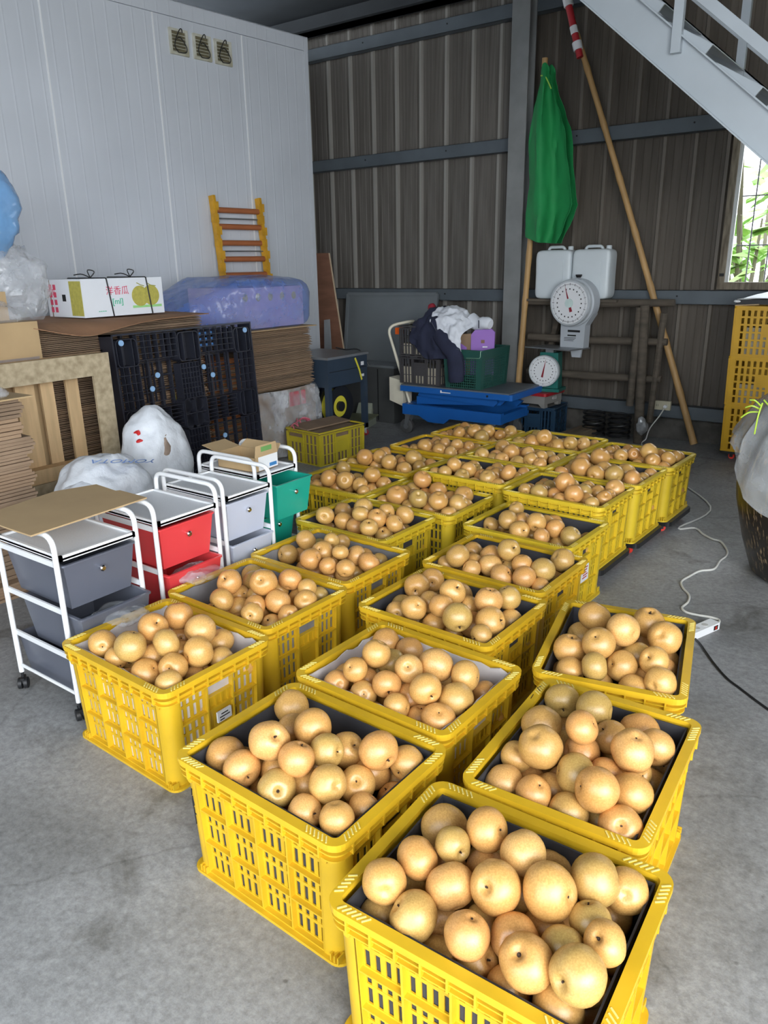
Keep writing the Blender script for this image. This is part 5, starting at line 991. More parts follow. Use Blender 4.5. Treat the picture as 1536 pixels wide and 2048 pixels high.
# old yellow crate holding flat cartons and pink ribbons
def slot_crate(t, l, w, h, m, cols, rows, handle=True, taper=0.02):
    """small slotted crate: long sides on x, children of t"""
    tp = lambda p: Vector((p.x * (1 - taper * (1 - p.z / h)), p.y * (1 - taper * (1 - p.z / h)), p.z))
    b = B(); b.ring(l, w, 0.02, 0.014, h - 0.012, h, 3); b.ring(l - 0.004, w - 0.004, 0.02, 0.01, h - 0.034, h - 0.029, 3); b.obj('rim', m, t)
    B().box(-l / 2 + 0.012, l / 2 - 0.012, -w / 2 + 0.012, w / 2 - 0.012, 0, 0.006).obj('base', m, t)
    for axis, sgn, half, ln, nc in (('x', -1, w / 2 - 0.008, l, cols), ('x', 1, w / 2 - 0.008, l, cols), ('y', -1, l / 2 - 0.008, w, max(2, cols - 1)), ('y', 1, l / 2 - 0.008, w, max(2, cols - 1))):
        b = B()
        def bx(a0, a1, d0, d1, za, zb):
            lo, hi = sorted((sgn * (half - d0), sgn * (half - d1)))
            b.box(a0, a1, lo, hi, za, zb) if axis == 'x' else b.box(lo, hi, a0, a1, za, zb)
        L_ = ln - 0.05; cw = L_ / nc; rh = (h - 0.03) / rows
        for i in range(nc + 1): a = -L_ / 2 + i * cw; bx(a - 0.006, a + 0.006, 0, 0.01, 0.004, h - 0.03)
        for s in (-1, 1): bx(s * (ln / 2 - 0.016) - 0.012, s * (ln / 2 - 0.016) + 0.012, 0.001, 0.007, 0.004, h - 0.03)
        for j in range(rows + 1): bx(-ln / 2 + 0.01, ln / 2 - 0.01, 0.0012, 0.0092, 0.002 + j * rh, 0.008 + j * rh)
        for i in range(nc):
            for j in range(rows):
                if i == nc // 2 and j == rows // 2 and nc > 2 - 1 and (nc % 2): bx(-L_ / 2 + i * cw, -L_ / 2 + (i + 1) * cw, 0.005, 0.008, j * rh, (j + 1) * rh); continue
                if handle and i == nc // 2 and j == rows - 1: bx(-L_ / 2 + i * cw, -L_ / 2 + (i + 1) * cw, 0.005, 0.008, j * rh, j * rh + rh * 0.55); continue
                for k in range(4): a = -L_ / 2 + i * cw + cw * (k + 0.5) / 4; bx(a - cw * 0.055, a + cw * 0.055, 0.005, 0.008, j * rh, (j + 1) * rh)
        b.warp(tp); b.obj('end_panel' if axis == 'y' else 'side_panel', m, t)
    return t
t = thing('carton_crate', 'old olive-yellow crate packed with flat cartons and pink ribbons', 'crate', (-4.36, 5.07, 0), math.radians(85)); slot_crate(t, 0.58, 0.44, 0.30, M_YELOLD, 3, 3)
t2 = thing('flat_cartons', 'two flat grey-brown cartons lying inside the olive-yellow crate', 'cartons', (-4.36, 5.07, 0.012), math.radians(85)); B().box(-0.26, 0.26, -0.19, 0.19, 0, 0.27).obj('carton', M_CARDE, t2); b = B(); b.slab([(-0.27, -0.05, 0.285), (0.27, -0.05, 0.285), (0.27, 0.16, 0.30), (-0.27, 0.16, 0.30)], (0, 0, 0.012)); b.obj('carton', M_CARDE, t2)
t3 = thing('pink_ribbon', 'pink ribbon scraps hanging over the olive-yellow crate corner', 'ribbon', (-4.55, 4.85, 0.315))
for k in range(9):
    rnd = random.Random(k); a = rnd.uniform(-1.2, 1.6); p1 = Vector((-0.05, 0.1, 0.0)) * rnd.uniform(-1, 1.6); e_ = p1 + Vector((math.cos(a) * 0.13, math.sin(a) * 0.13, rnd.uniform(-0.03, 0.05))); b = B(); b.tube(cat([p1, (p1 + e_) / 2 + Vector((0, 0, 0.03)), e_], 7), [0.004, 0.005, 0.006, 0.006, 0.006, 0.005, 0.003], 4); b.obj('strip', M_PINKR, t3)
# ================================================================== BACK OF THE SHED
# plywood board and grey panels
M_PLY = mat('reddish_plywood', (136, 96, 76), 0.6, var=0.2, scale=2.5, stretch=(1, 1, 5)); M_PLYE = mat('pale_plywood_edge', (206, 184, 156), 0.7)
t = thing('plywood_board', 'reddish plywood board leaning behind the cold room corner', 'board', (0, 0, 0))
P_ = [Vector((-6.55, 7.02, 1.8)), Vector((-5.885, 7.02, 1.79)), Vector((-5.50, 6.9, 0.0)), Vector((-6.3, 6.9, 0.0))]
B().slab(P_, (0, 0.018, 0)).obj('sheet', M_PLY, t); B().slab([P_[1], P_[1] + Vector((0.008, 0, 0)), P_[2] + Vector((0.008, 0, 0)), P_[2]], (0, 0.018, 0)).obj('edge', M_PLYE, t)
M_GPANEL = mat('grey_steel_panel', (122, 128, 132), 0.45, 0.3, var=0.1, scale=2)
t = thing('sheet_metal', 'large grey steel panel with folded rim leaning on the back wall', 'panel', (0, 0, 0))
a0 = at_y(697, 588, 7.28); a1 = at_y(874, 588, 7.28); c0 = Vector((-5.72, 6.98, 0.0)); c1 = Vector((-4.5, 6.98, 0.0))
B().slab([a0, a1, c1, c0], (0, 0.012, 0)).obj('sheet', M_GPANEL, t)
for p, q in ((a0, a1), (a0, c0), (a1, c1)): B().beam(p, q, 0.035, 0.035, (0, 1, 0)).obj('folded_rim', M_GPANEL, t)
t = thing('steel_cabinet', 'low dark grey steel cabinet behind the strapping machine', 'cabinet', (-5.0, 6.62, 0)); b = B(); b.box(-0.45, 0.3, 0, 0.3, 0, 0.60); b.obj('body', mat('dark_grey_steel', (86, 88, 88), 0.5, 0.3, var=0.12), t); B().box(-0.47, 0.32, -0.02, 0.3, 0.60, 0.625).obj('top', M_GPANEL, t); B().box(0.08, 0.09, -0.004, 0, 0.02, 0.58).obj('door_gap', M_BLACK, t)
t = thing('small_panel', 'small pale metal offcut beside the plywood board', 'panel', (0, 0, 0)); p = at_y(648, 640, 6.75); B().slab([p, p + Vector((0.08, 0.0, 0.01)), p + Vector((0.16, -0.05, -p.z)), p + Vector((0.0, -0.05, -p.z))], (0, 0.01, 0)).obj('sheet', mat('pale_metal', (170, 176, 180), 0.4, 0.3), t)
# low bench scale on the floor behind the machine
t = thing('platform_scale', 'small grey platform scale on the floor behind the strapping machine', 'scale', (-4.98, 6.3, 0), 0.3)
M_GSC = mat('grey_green_scale', (150, 156, 140), 0.5, var=0.1); b = B(); b.box(-0.16, 0.16, -0.2, 0.2, 0.0, 0.07); b.obj('base', M_GSC, t); b = B(); b.box(-0.18, 0.18, -0.22, 0.22, 0.085, 0.1); b.box(-0.05, 0.05, -0.05, 0.05, 0.07, 0.085); b.obj('platform', mat('olive_plate', (120, 124, 96), 0.5), t); b = B(); b.slab([(-0.1, 0.2, 0.02), (0.1, 0.2, 0.02), (0.08, 0.3, 0.2), (-0.08, 0.3, 0.2)], (0, 0.05, 0)); b.obj('display', M_GSC, t)

# strapping machine
M_SLATE = mat('slate_blue_steel', (58, 72, 88), 0.42, 0.2, var=0.06); M_TOPG = mat('brushed_grey_top', (150, 154, 158), 0.35, 0.5, var=0.06); M_YSTRAP = mat('lemon_strap', (230, 220, 70), 0.45, var=0.05)
t = thing('strapping_machine', 'slate blue strapping machine with a reel of lemon yellow strap', 'machine', (-4.9, 5.72, 0))
x0, x1, y0, y1 = -0.32, 0.30, -0.305, 0.30
b = B(); b.box(x0, x1, y0, y1, 0.56, 0.82); b.obj('housing', M_SLATE, t)
B().box(x0 - 0.01, x1 + 0.012, y0 - 0.01, y1 + 0.012, 0.82, 0.842).obj('table_top', M_TOPG, t); B().box(x0, x1 + 0.004, y0 + 0.02, y1 - 0.02, 0.70, 0.706).obj('seam', M_BLACK, t)
for xx in (x0, x1 - 0.05):
    for yy in (y0, y1 - 0.05): B().box(xx, xx + 0.05, yy, yy + 0.05, 0.085, 0.56).obj('leg', M_SLATE, t)
B().box(x0, x1, y0, y1, 0.085, 0.13).obj('bottom_frame', M_SLATE, t)
for xx in (x0 + 0.03, x1 - 0.03):
    for yy in (y0 + 0.03, y1 - 0.03): caster(t, (xx, yy, 0.085), 0.032, 0.025, mat('dark_red_wheel', (150, 40, 44), 0.5), M_STEEL, 0.7)
b = B(); b.lathe([(0.20, 0), (0.20, 0.006)], 36, (0.10, -0.03, 0.34), 'X'); b.lathe([(0.05, 0.0), (0.05, 0.13)], 16, (0.10, -0.03, 0.34), 'X'); rl = b.obj('reel', M_BLACKP, t)
b = B(); b.lathe([(0.165, 0), (0.165, 0.09)], 36, (0.11, -0.03, 0.34), 'X'); b.obj('strap_coil', M_YSTRAP, rl)
b = B()
for i in range(36):
    a0_, a1_ = 2 * PI * i / 36, 2 * PI * (i + 1) / 36; R0, R1 = 0.105, 0.2; f_ = lambda r, a: (0.205, -0.03 + r * math.cos(a), 0.34 + r * math.sin(a))
    if 1: b.slab([f_(R0, a0_), f_(R1, a0_), f_(R1, a1_), f_(R0, a1_)], (0.008, 0, 0))
b.obj('reel_flange', M_BLACKP, rl)
b = B(); b.beam((x1 + 0.008, 0.10, 0.8), (x1 + 0.012, 0.16, 0.68), 0.02, 0.003, (1, 0, 0)); b.beam((x1 + 0.012, 0.16, 0.68), (x1 + 0.008, 0.20, 0.58), 0.02, 0.003, (1, 0, 0)); b.obj('strap', M_YSTRAP, t)
B().box(x1, x1 + 0.002, 0.2, 0.245, 0.72, 0.755).obj('label', M_WHITE, t); B().box(x1, x1 + 0.002, 0.19, 0.245, 0.61, 0.635).obj('label', M_WHITE, t)
b = B(); b.tube(cat([(-0.1, 0.31, 0.86), (0.05, 0.28, 0.85), (0.2, 0.31, 0.85), (0.3, 0.33, 0.7)], 16), 0.007, 6); b.obj('cable', M_BLACKP, t, True)

# hydraulic lift table
M_BLUE = mat('bright_blue_enamel', (28, 96, 176), 0.35, var=0.06, scale=3); M_DECKG = mat('scuffed_grey_deck', (96, 104, 112), 0.55, var=0.15); M_CREAM = mat('cream_enamel', (222, 216, 196), 0.4)
t = thing('lift_table', 'blue hydraulic lift table cart with cream push handle', 'lift table', (-3.74, 6.57, 0))
lx, ly = 0.61, 0.335
b = B(); b.box(-lx, lx, -ly, ly, 0.445, 0.5); b.slab([(lx, -ly, 0.445), (lx + 0.02, -ly + 0.02, 0.445), (lx + 0.02, ly, 0.445), (lx, ly, 0.445)], (0, 0, 0.055)); b.obj('platform', M_BLUE, t)
B().box(-lx + 0.006, lx - 0.006, -ly + 0.006, ly - 0.006, 0.5, 0.512).obj('deck', M_DECKG, t)
b = B(); b.slab([(-0.5, -0.2, 0.30), (0.45, -0.2, 0.37), (0.52, -0.2, 0.43), (0.4, -0.2, 0.44), (-0.5, -0.2, 0.38)], (0, 0.05, 0)); b.obj('scissor_arm', M_BLUE, t); b = B(); b.slab([(-0.5, 0.15, 0.38), (0.45, 0.15, 0.31), (0.5, 0.15, 0.36), (0.4, 0.15, 0.40), (-0.45, 0.15, 0.44)], (0, 0.05, 0)); b.obj('scissor_arm', M_BLUE, t)
b = B(); b.slab([(-0.46, -0.24, 0.395), (0.40, -0.24, 0.36), (0.44, -0.24, 0.40), (0.42, -0.24, 0.44), (-0.44, -0.24, 0.445)], (0, 0.03, 0)); b.obj('scissor_arm', M_BLUE, t)
b = B(); b.box(-lx, lx - 0.1, -0.30, -0.24, 0.205, 0.31); b.box(-lx, lx - 0.1, 0.24, 0.30, 0.205, 0.31); b.box(-lx + 0.002, -lx + 0.08, -0.24, 0.24, 0.207, 0.308); b.box(lx - 0.16, lx - 0.102, -0.24, 0.24, 0.207, 0.29); b.slab([(-0.42, -0.298, 0.206), (-0.05, -0.298, 0.206), (-0.12, -0.298, 0.15), (-0.3, -0.298, 0.15)], (0, 0.055, 0)); b.obj('base_frame', M_BLUE, t)
M_TYRE = mat('grey_tyre', (84, 84, 84), 0.6, var=0.1)
for xx in (-0.55, 0.42):
    for yy in (-0.26, 0.26):
        f_ = B(); f_.box(xx - 0.04, xx + 0.04, yy - 0.035, yy + 0.035, 0.195, 0.205)
        for s in (-1, 1): f_.slab([(xx - 0.03, yy + s * 0.03, 0.2), (xx + 0.03, yy + s * 0.03, 0.2), (xx - 0.015, yy + s * 0.03, 0.06), (xx - 0.045, yy + s * 0.03, 0.06)], (0, s * 0.004, 0))
        c_ = f_.obj('caster', M_STEEL, t); w_ = B(); w_.lathe([(0.03, -0.024), (0.06, -0.02), (0.075, -0.014), (0.075, 0.014), (0.06, 0.02), (0.03, 0.024)], 24, (xx - 0.03, yy, 0.075), 'Y'); w_.obj('wheel', M_TYRE, c_, True); h_ = B(); h_.lathe([(0.028, -0.026), (0.028, 0.026)], 14, (xx - 0.03, yy, 0.075), 'Y'); h_.obj('hub', M_STEEL, c_)
hx = -lx - 0.03
pts = rounded([(hx + 0.06, -0.2, 0.28), (hx - 0.06, -0.2, 0.62), (hx - 0.22, -0.2, 1.06), (hx - 0.06, -0.06, 1.10), (hx - 0.06, 0.06, 1.10), (hx - 0.22, 0.2, 1.06), (hx - 0.06, 0.2, 0.62), (hx + 0.06, 0.2, 0.28)], 0.1, 6); B().tube(pts, 0.015, 10).obj('handle', M_CREAM, t, True)
B().box(hx - 0.12, hx - 0.06, -0.2, -0.12, 0.985, 1.05).obj('reflector', mat('orange_reflector', (224, 96, 30), 0.35), t)
b = B(); b.slab([(hx - 0.2, -0.2, 0.31), (hx - 0.03, -0.2, 0.26), (hx - 0.03, -0.2, 0.52), (hx - 0.2, -0.2, 0.55)], (0, 0.16, 0)); b.obj('pump_cover', M_CREAM, t)
B().box(-0.135, -0.12, -ly - 0.0012, -ly, 0.462, 0.487).obj('logo_print', M_WHITE, t); B().box(-0.12, -0.02, -ly - 0.0012, -ly, 0.464, 0.472).obj('logo_print', M_WHITE, t); B().lathe([(0.011, 0), (0.011, 0.003)], 12, (0.38, -ly - 0.003, 0.472), 'Y').obj('bolt', M_BLACK, t)
# crates on the lift table
M_CHAR = mat('charcoal_crate_plastic', (70, 68, 70), 0.5, var=0.12); M_TEAL = mat('dark_green_crate_plastic', (38, 84, 76), 0.45, var=0.08)
M_INNER = mat('pale_goods_inside', (176, 168, 150), 0.8, var=0.2, scale=10)
for z, lab in ((0.512, 'lower charcoal crate on the lift table, wider slots'), (0.797, 'upper charcoal crate on the lift table, navy jacket over it')):
    t = thing('charcoal_crate', lab, 'crate', (-4.17, 6.48, z), 0, 'crates on the lift table'); slot_crate(t, 0.49, 0.36, 0.28, M_CHAR, 3, 3)
    q = thing('packed_goods', 'pale goods packed inside the %s charcoal crate' % ('lower' if z < 0.6 else 'upper'), 'goods', (-4.17, 6.48, z + 0.008)); B().box(-0.215, 0.215, -0.15, 0.15, 0, 0.16 if z < 0.6 else 0.1).obj('bundle', M_INNER, q)
t = thing('green_basket_crate', 'dark green mesh crate on the lift table with wire bails', 'crate', (-3.66, 6.56, 0.512))
gl, gw, gh = 0.42, 0.56, 0.37
tp = lambda p: Vector((p.x * (1 - 0.10 * (1 - p.z / gh)), p.y * (1 - 0.06 * (1 - p.z / gh)), p.z))
B().ring(gl + 0.02, gw + 0.02, 0.03, 0.016, gh - 0.014, gh, 4).obj('rim', M_TEAL, t); B().ring(gl + 0.008, gw + 0.008, 0.03, 0.012, gh - 0.085, gh - 0.078, 4).obj('rim', M_TEAL, t)
B().box(-gl / 2 + 0.03, gl / 2 - 0.03, -gw / 2 + 0.03, gw / 2 - 0.03, 0, 0.006).obj('base', M_TEAL, t)
for s in (-1, 1):
    b = B(); n = 13
    for i in range(n + 1): a = -gl / 2 + 0.05 + (gl - 0.1) * i / n; b.box(a - 0.004, a + 0.004, s * gw / 2 - 0.003, s * gw / 2 + 0.003, 0, gh - 0.08)
    for j in range(12): z = 0.01 + j * 0.024; b.box(-gl / 2 + 0.05, gl / 2 - 0.05, s * gw / 2 - 0.0036, s * gw / 2 + 0.0024, z - 0.004, z + 0.004)
    b.box(-gl / 2, gl / 2, s * gw / 2 - 0.002, s * gw / 2 + 0.002, gh - 0.08, gh - 0.01); b.warp(tp); b.obj('side_panel', M_TEAL, t)
    b = B(); n = 17
    for i in range(n + 1): a = -gw / 2 + 0.05 + (gw - 0.1) * i / n; b.box(s * gl / 2 - 0.003, s * gl / 2 + 0.003, a - 0.004, a + 0.004, 0, gh - 0.08)
    for j in range(12): z = 0.01 + j * 0.024; b.box(s * gl / 2 - 0.0036, s * gl / 2 + 0.0024, -gw / 2 + 0.05, gw / 2 - 0.05, z - 0.004, z + 0.004)
    b.box(s * gl / 2 - 0.002, s * gl / 2 + 0.002, -gw / 2, gw / 2, gh - 0.08, gh - 0.01); b.warp(tp); b.obj('end_panel', M_TEAL, t)
    for s2 in (-1, 1): b = B(); b.box(s * (gl / 2 - 0.028) - 0.03, s * (gl / 2 - 0.028) + 0.03, s2 * gw / 2 - 0.004, s2 * gw / 2 + 0.004, 0, gh - 0.01); b.box(s * gl / 2 - 0.004, s * gl / 2 + 0.004, s2 * (gw / 2 - 0.03) - 0.03, s2 * (gw / 2 - 0.03) + 0.03, 0, gh - 0.01); b.warp(tp); b.obj('corner_post', M_TEAL, t)
    B().tube(rounded([(s * 0.2, -gw / 2 - 0.012, gh - 0.005), (s * 0.2, -gw / 2 - 0.016, gh - 0.07), (s * 0.05, -gw / 2 - 0.016, gh - 0.075)], 0.02), 0.004, 6).obj('wire_bail', mat('pale_green_wire', (120, 160, 140), 0.4, 0.3), t, True)
M_PURPLE = mat('violet_carton', (152, 108, 192), 0.6, var=0.05)
t = thing('violet_carton', 'folded violet gift carton standing in the green crate', 'carton', (-3.66, 6.5, 0.53))
b = B(); b.slab([(0.0, -0.05, 0.1), (0.19, 0.05, 0.1), (0.2, 0.05, 0.5), (0.17, 0.035, 0.535), (0.03, -0.035, 0.52), (0.0, -0.05, 0.48)], (0.01, -0.03, 0)); b.obj('front_panel', M_PURPLE, t)
b = B(); b.slab([(-0.17, -0.1, 0.1), (-0.01, -0.06, 0.1), (0.0, -0.06, 0.49), (-0.12, -0.1, 0.48)], (0.01, -0.02, 0)); b.obj('kraft_panel', M_CARD, t); b = B(); b.slab([(-0.17, -0.13, 0.1), (-0.03, -0.09, 0.1), (-0.03, -0.09, 0.36), (-0.09, -0.11, 0.40), (-0.15, -0.13, 0.36)], (0.004, -0.008, 0)); b.obj('violet_flap', M_PURPLE, t)
b = B(); b.slab([(0.095, -0.035, 0.40), (0.125, -0.02, 0.40), (0.125, -0.02, 0.43), (0.095, -0.035, 0.43)], (0.003, -0.008, 0)); b.obj('gold_print', mat('gold_print', (120, 80, 60), 0.5), t); b = B(); b.slab([(0.11, -0.03, 0.36), (0.15, -0.008, 0.36), (0.15, -0.008, 0.37), (0.11, -0.03, 0.37)], (0.003, -0.008, 0)); b.obj('white_print', M_WHITE, t)

# navy jacket over the charcoal crates and a white shirt
M_NAVY = mat('navy_cotton', (40, 44, 66), 0.9, var=0.15, scale=10, bump=0.3, bscale=18); M_SHIRT = mat('white_cotton', (226, 230, 238), 0.85, var=0.05, bump=0.3, bscale=16); M_TRIM = mat('dark_piping', (60, 66, 80), 0.8); M_COLLAR = mat('crimson_lining', (140, 30, 46), 0.8)
t = thing('navy_jacket', 'navy jacket with crimson lining slung over the charcoal crate', 'jacket', (0.06, 0, 0))
zt = 1.085
b = B(); loft(b, [[(-4.30, 6.62, zt), (-4.2, 6.58, zt + 0.14), (-4.0, 6.6, zt + 0.13), (-3.82, 6.62, zt + 0.05)], [(-4.34, 6.45, zt + 0.0), (-4.18, 6.45, zt + 0.16), (-3.98, 6.45, zt + 0.13), (-3.78, 6.45, zt + 0.0)], [(-4.33, 6.30, zt - 0.02), (-4.15, 6.29, zt + 0.06), (-3.98, 6.28, zt + 0.05), (-3.8, 6.27, zt - 0.08)], [(-4.30, 6.27, zt - 0.16), (-4.16, 6.25, zt - 0.20), (-4.0, 6.25, zt - 0.17), (-3.82, 6.24, zt - 0.22)], [(-4.22, 6.27, zt - 0.22), (-4.13, 6.255, zt - 0.31), (-4.0, 6.255, zt - 0.30), (-3.86, 6.25, zt - 0.30)]], 48, 40, 0.034, 9, 0.008, 2); b.obj('body', M_NAVY, t, True)
b = B(); pts = cat([(-3.98, 6.26, zt - 0.06), (-3.88, 6.24, zt - 0.16), (-3.78, 6.235, zt - 0.26), (-3.755, 6.225, zt - 0.42), (-3.745, 6.225, zt - 0.50)], 14); b.tube(pts, [0.06 + 0.028 * math.sin(i / 13 * 2.6) for i in range(14)], 14); b.warp(lambda p: p + Vector((mn.noise(p * 14) * 0.018, max(-0.03, (p.y - 6.235) * -0.35), mn.noise(p * 11 + Vector((5, 0, 0))) * 0.012))); b.obj('sleeve', M_NAVY, t, True)
b = B(); blob(b, (-4.215, 6.52, zt + 0.155), (0.035, 0.05, 0.045), 2.2, 0.012, 20, 1, 16, 12); b.obj('collar_lining', M_COLLAR, t, True)
t = thing('white_shirt', 'white shirt with dark piping thrown over crates and violet carton', 'shirt', (0, 0, 0))
b = B(); loft(b, [[(-4.02, 6.58, zt + 0.15), (-3.86, 6.6, zt + 0.16), (-3.7, 6.6, zt + 0.07), (-3.6, 6.6, zt + 0.01)], [(-4.03, 6.42, zt + 0.15), (-3.88, 6.42, zt + 0.17), (-3.74, 6.44, zt + 0.12), (-3.62, 6.46, zt + 0.01)], [(-4.02, 6.28, zt + 0.06), (-3.9, 6.27, zt + 0.07), (-3.76, 6.26, zt + 0.03), (-3.66, 6.27, zt - 0.06)], [(-3.95, 6.25, zt - 0.06), (-3.86, 6.24, zt - 0.07), (-3.74, 6.23, zt - 0.1), (-3.66, 6.24, zt - 0.16)], [(-3.85, 6.245, zt - 0.14), (-3.80, 6.235, zt - 0.18), (-3.71, 6.225, zt - 0.24), (-3.64, 6.235, zt - 0.26)]], 56, 48, 0.026, 15, 0.006, 11); b.obj('body', M_SHIRT, t, True)
b = B(); pts = cat([(-3.70, 6.5, zt + 0.05), (-3.6, 6.48, zt + 0.02), (-3.53, 6.46, zt + 0.035), (-3.46, 6.45, zt + 0.02)], 12); b.tube(pts, [0.07, 0.066, 0.062, 0.06, 0.058, 0.057, 0.056, 0.056, 0.056, 0.055, 0.05, 0.04], 14); b.warp(lambda p: p + Vector((0, 0, mn.noise(p * 16) * 0.014))); b.obj('sleeve', M_SHIRT, t, True)
b = B(); b.tube([(-3.56, 6.40, zt + 0.06), (-3.55, 6.385, zt + 0.03), (-3.55, 6.385, zt - 0.01)], 0.005, 6); b.tube(cat([(-3.98, 6.24, zt + 0.04), (-3.93, 6.225, zt - 0.02), (-3.86, 6.215, zt - 0.12)], 8), 0.005, 6); b.tube(cat([(-3.77, 6.215, zt - 0.2), (-3.71, 6.205, zt - 0.19), (-3.65, 6.22, zt - 0.2)], 8), 0.005, 6); b.obj('piping', M_TRIM, t, True)

# scales piled on a dark blue crate
M_DBLUE = mat('dark_blue_crate_plastic', (24, 58, 84), 0.45, var=0.1)
t = thing('dark_blue_crate', 'dark blue slotted crate under the pile of scales', 'crate', (-3.19, 7.04, 0), math.radians(6)); slot_crate(t, 0.46, 0.40, 0.295, M_DBLUE, 3, 3, True, 0.01)
B().box(-0.21, 0.21, -0.185, 0.185, 0.27, 0.284).obj('inner_deck', M_DBLUE, t)
M_GREYP = mat('warm_grey_casting', (140, 138, 134), 0.5, var=0.06); M_REDT = mat('dark_red_tray', (160, 30, 38), 0.45)
t = thing('counter_scale', 'grey counter scale with dark red tray on the blue crate', 'scale', (-3.20, 6.99, 0.296), math.radians(-4))
b = B(); b.slab([(-0.17, -0.17, 0.0), (0.17, -0.17, 0.0), (0.17, 0.17, 0.0), (-0.17, 0.17, 0.0)], (0, 0, 0.001)); b.box(-0.175, 0.175, -0.175, 0.175, 0.035, 0.115)
for sx in (-1, 1):
    for sy in (-1, 1): b.slab([(sx * 0.175, sy * 0.175, 0.035), (sx * 0.11, sy * 0.175, 0.035), (sx * 0.14, sy * 0.165, 0.0), (sx * 0.175, sy * 0.165, 0.0)], (0, -sy * 0.06, 0))
b.obj('body', M_GREYP, t); B().ring(0.40, 0.40, 0.025, 0.19, 0.118, 0.148, 4).obj('tray', M_REDT, t); B().box(-0.14, 0.14, -0.14, 0.14, 0.112, 0.146).obj('tray_core', M_REDT, t); text('4113', 0.045, M_WHITE, t, frame((0.177, 0.02, 0.08), (0, 1, 0), (0, 0, 1)))
M_TEALS = mat('teal_enamel', (26, 104, 96), 0.35, var=0.05); M_DIAL = mat('white_dial', (226, 228, 230), 0.4, var=0.02); M_RIMC = mat('pale_grey_rim', (190, 196, 200), 0.35, 0.2)
def dial(t, r, c, marks, needle, hub=None):
    """round dial facing local -y, centre c"""
    b = B(); b.lathe([(r, 0), (r * 1.02, 0.006), (r, 0.05)], 40, (c[0], c[1], c[2]), 'Y'); b.obj('dial_case', M_RIMC, t, True)
    b = B(); b.lathe([(r * 0.92, -0.004), (r * 0.92, 0.002)], 40, (c[0], c[1] - 0.001, c[2]), 'Y'); d_ = b.obj('dial_face', M_DIAL, t)
    b = B()
    for k in range(marks):
        a = 2 * PI * k / marks; R = r * (0.80 if k % 5 else 0.78); L_ = r * (0.05 if k % 5 else 0.1); u = Vector((math.cos(a), 0, math.sin(a))); p = Vector((c[0], c[1] - 0.0065, c[2])) + u * R; b.beam(p, p + u * L_, 0.002 if k % 5 else 0.004, 0.002, (0, 1, 0))
    for k in range(20):
        a = 2 * PI * k / 20; u = Vector((math.cos(a), 0, math.sin(a))); p = Vector((c[0], c[1] - 0.0065, c[2])) + u * r * 0.62; b.obox(p, (r * 0.05, 0.002, r * 0.06), Matrix.Identity(3))
    tag(b.obj('dial_marks', M_BLACK, d_), kind='stuff')
    b = B(); u = Vector((math.sin(needle), 0, math.cos(needle))); p = Vector((c[0], c[1] - 0.009, c[2])); b.slab([p - u * r * 0.4 + Vector((u.z, 0, -u.x)) * r * 0.07, p - u * r * 0.4 - Vector((u.z, 0, -u.x)) * r * 0.07, p + u * r * 0.8], (0, -0.002, 0)); b.obj('needle', M_COLLAR, d_)
    if hub: b = B(); b.lathe([(r * hub, -0.014), (r * hub, -0.004)], 24, (c[0], c[1], c[2]), 'Y'); b.obj('dial_hub', mat('mint_hub', (206, 226, 222), 0.4), d_)
t = thing('dial_scale', 'teal dial scale with round white face, lower of two', 'scale', (-3.09, 6.99, 0.446), math.radians(6))
b = B(); b.slab([(-0.14, -0.1, 0.0), (0.14, -0.1, 0.0), (0.14, 0.13, 0.0), (-0.14, 0.13, 0.0)], (0, 0, 0.03)); b.slab([(-0.11, -0.04, 0.03), (0.11, -0.04, 0.03), (0.09, -0.02, 0.37), (-0.09, -0.02, 0.37)], (0, 0.13, 0)); b.obj('body', M_TEALS, t); dial(t, 0.15, (-0.02, -0.105, 0.20), 60, 0.18)
b = B(); b.box(-0.04, 0.04, -0.01, 0.07, 0.37, 0.415); b.obj('spindle', M_STEEL, t)
t = thing('tower_dial_scale', 'pale grey tower scale with large dial and flat pan, topmost', 'scale', (-2.87, 6.985, 0.862), math.radians(-8))
M_PALEG = mat('pale_grey_enamel', (176, 182, 188), 0.38, var=0.04)
b = B(); b.slab([(-0.42, -0.16, 0.0), (0.10, -0.2, 0.0), (0.14, 0.1, 0.0), (-0.32, 0.12, 0.0)], (0, 0, 0.012)); b.obj('pan', M_STEEL, t)
b = B(); b.slab([(-0.125, 0.0, 0.012), (0.125, 0.0, 0.012), (0.13, 0.0, 0.22), (0.2, 0.0, 0.33), (-0.2, 0.0, 0.33), (-0.13, 0.0, 0.22)], (0, 0.1, 0)); b.obj('neck', M_PALEG, t)
b = B(); b.lathe([(0.2, 0.0), (0.218, 0.01), (0.218, 0.12), (0.2, 0.135)], 44, (0, -0.03, 0.425), 'Y'); b.obj('housing', M_PALEG, t, True); dial(t, 0.205, (0, -0.085, 0.425), 100, -0.32, 0.2)
b = B(); b.lathe([(0.02, 0), (0.03, 0.02), (0.03, 0.028)], 12, (0.02, 0.02, 0.65)); b.obj('zero_knob', M_BLACK, t)
B().box(-0.05, 0.08, -0.002, 0, 0.155, 0.175).obj('brand_plate', M_BLACK, t); B().box(-0.05, 0.04, -0.002, 0, 0.118, 0.13).obj('printed_line', M_BLACK, t)
for k in range(3): B().box(-0.085, 0.04 - k * 0.012, -0.002, 0, 0.1 - k * 0.014, 0.104 - k * 0.014).obj('printed_line', M_BLACK, t)
b = B(); b.slab([(0.02, -0.02, -0.075), (0.11, -0.02, -0.075), (0.12, -0.02, 0.0), (0.0, -0.02, 0.0)], (0, 0.02, 0)); b.obj('bracket', M_PALEG, t)

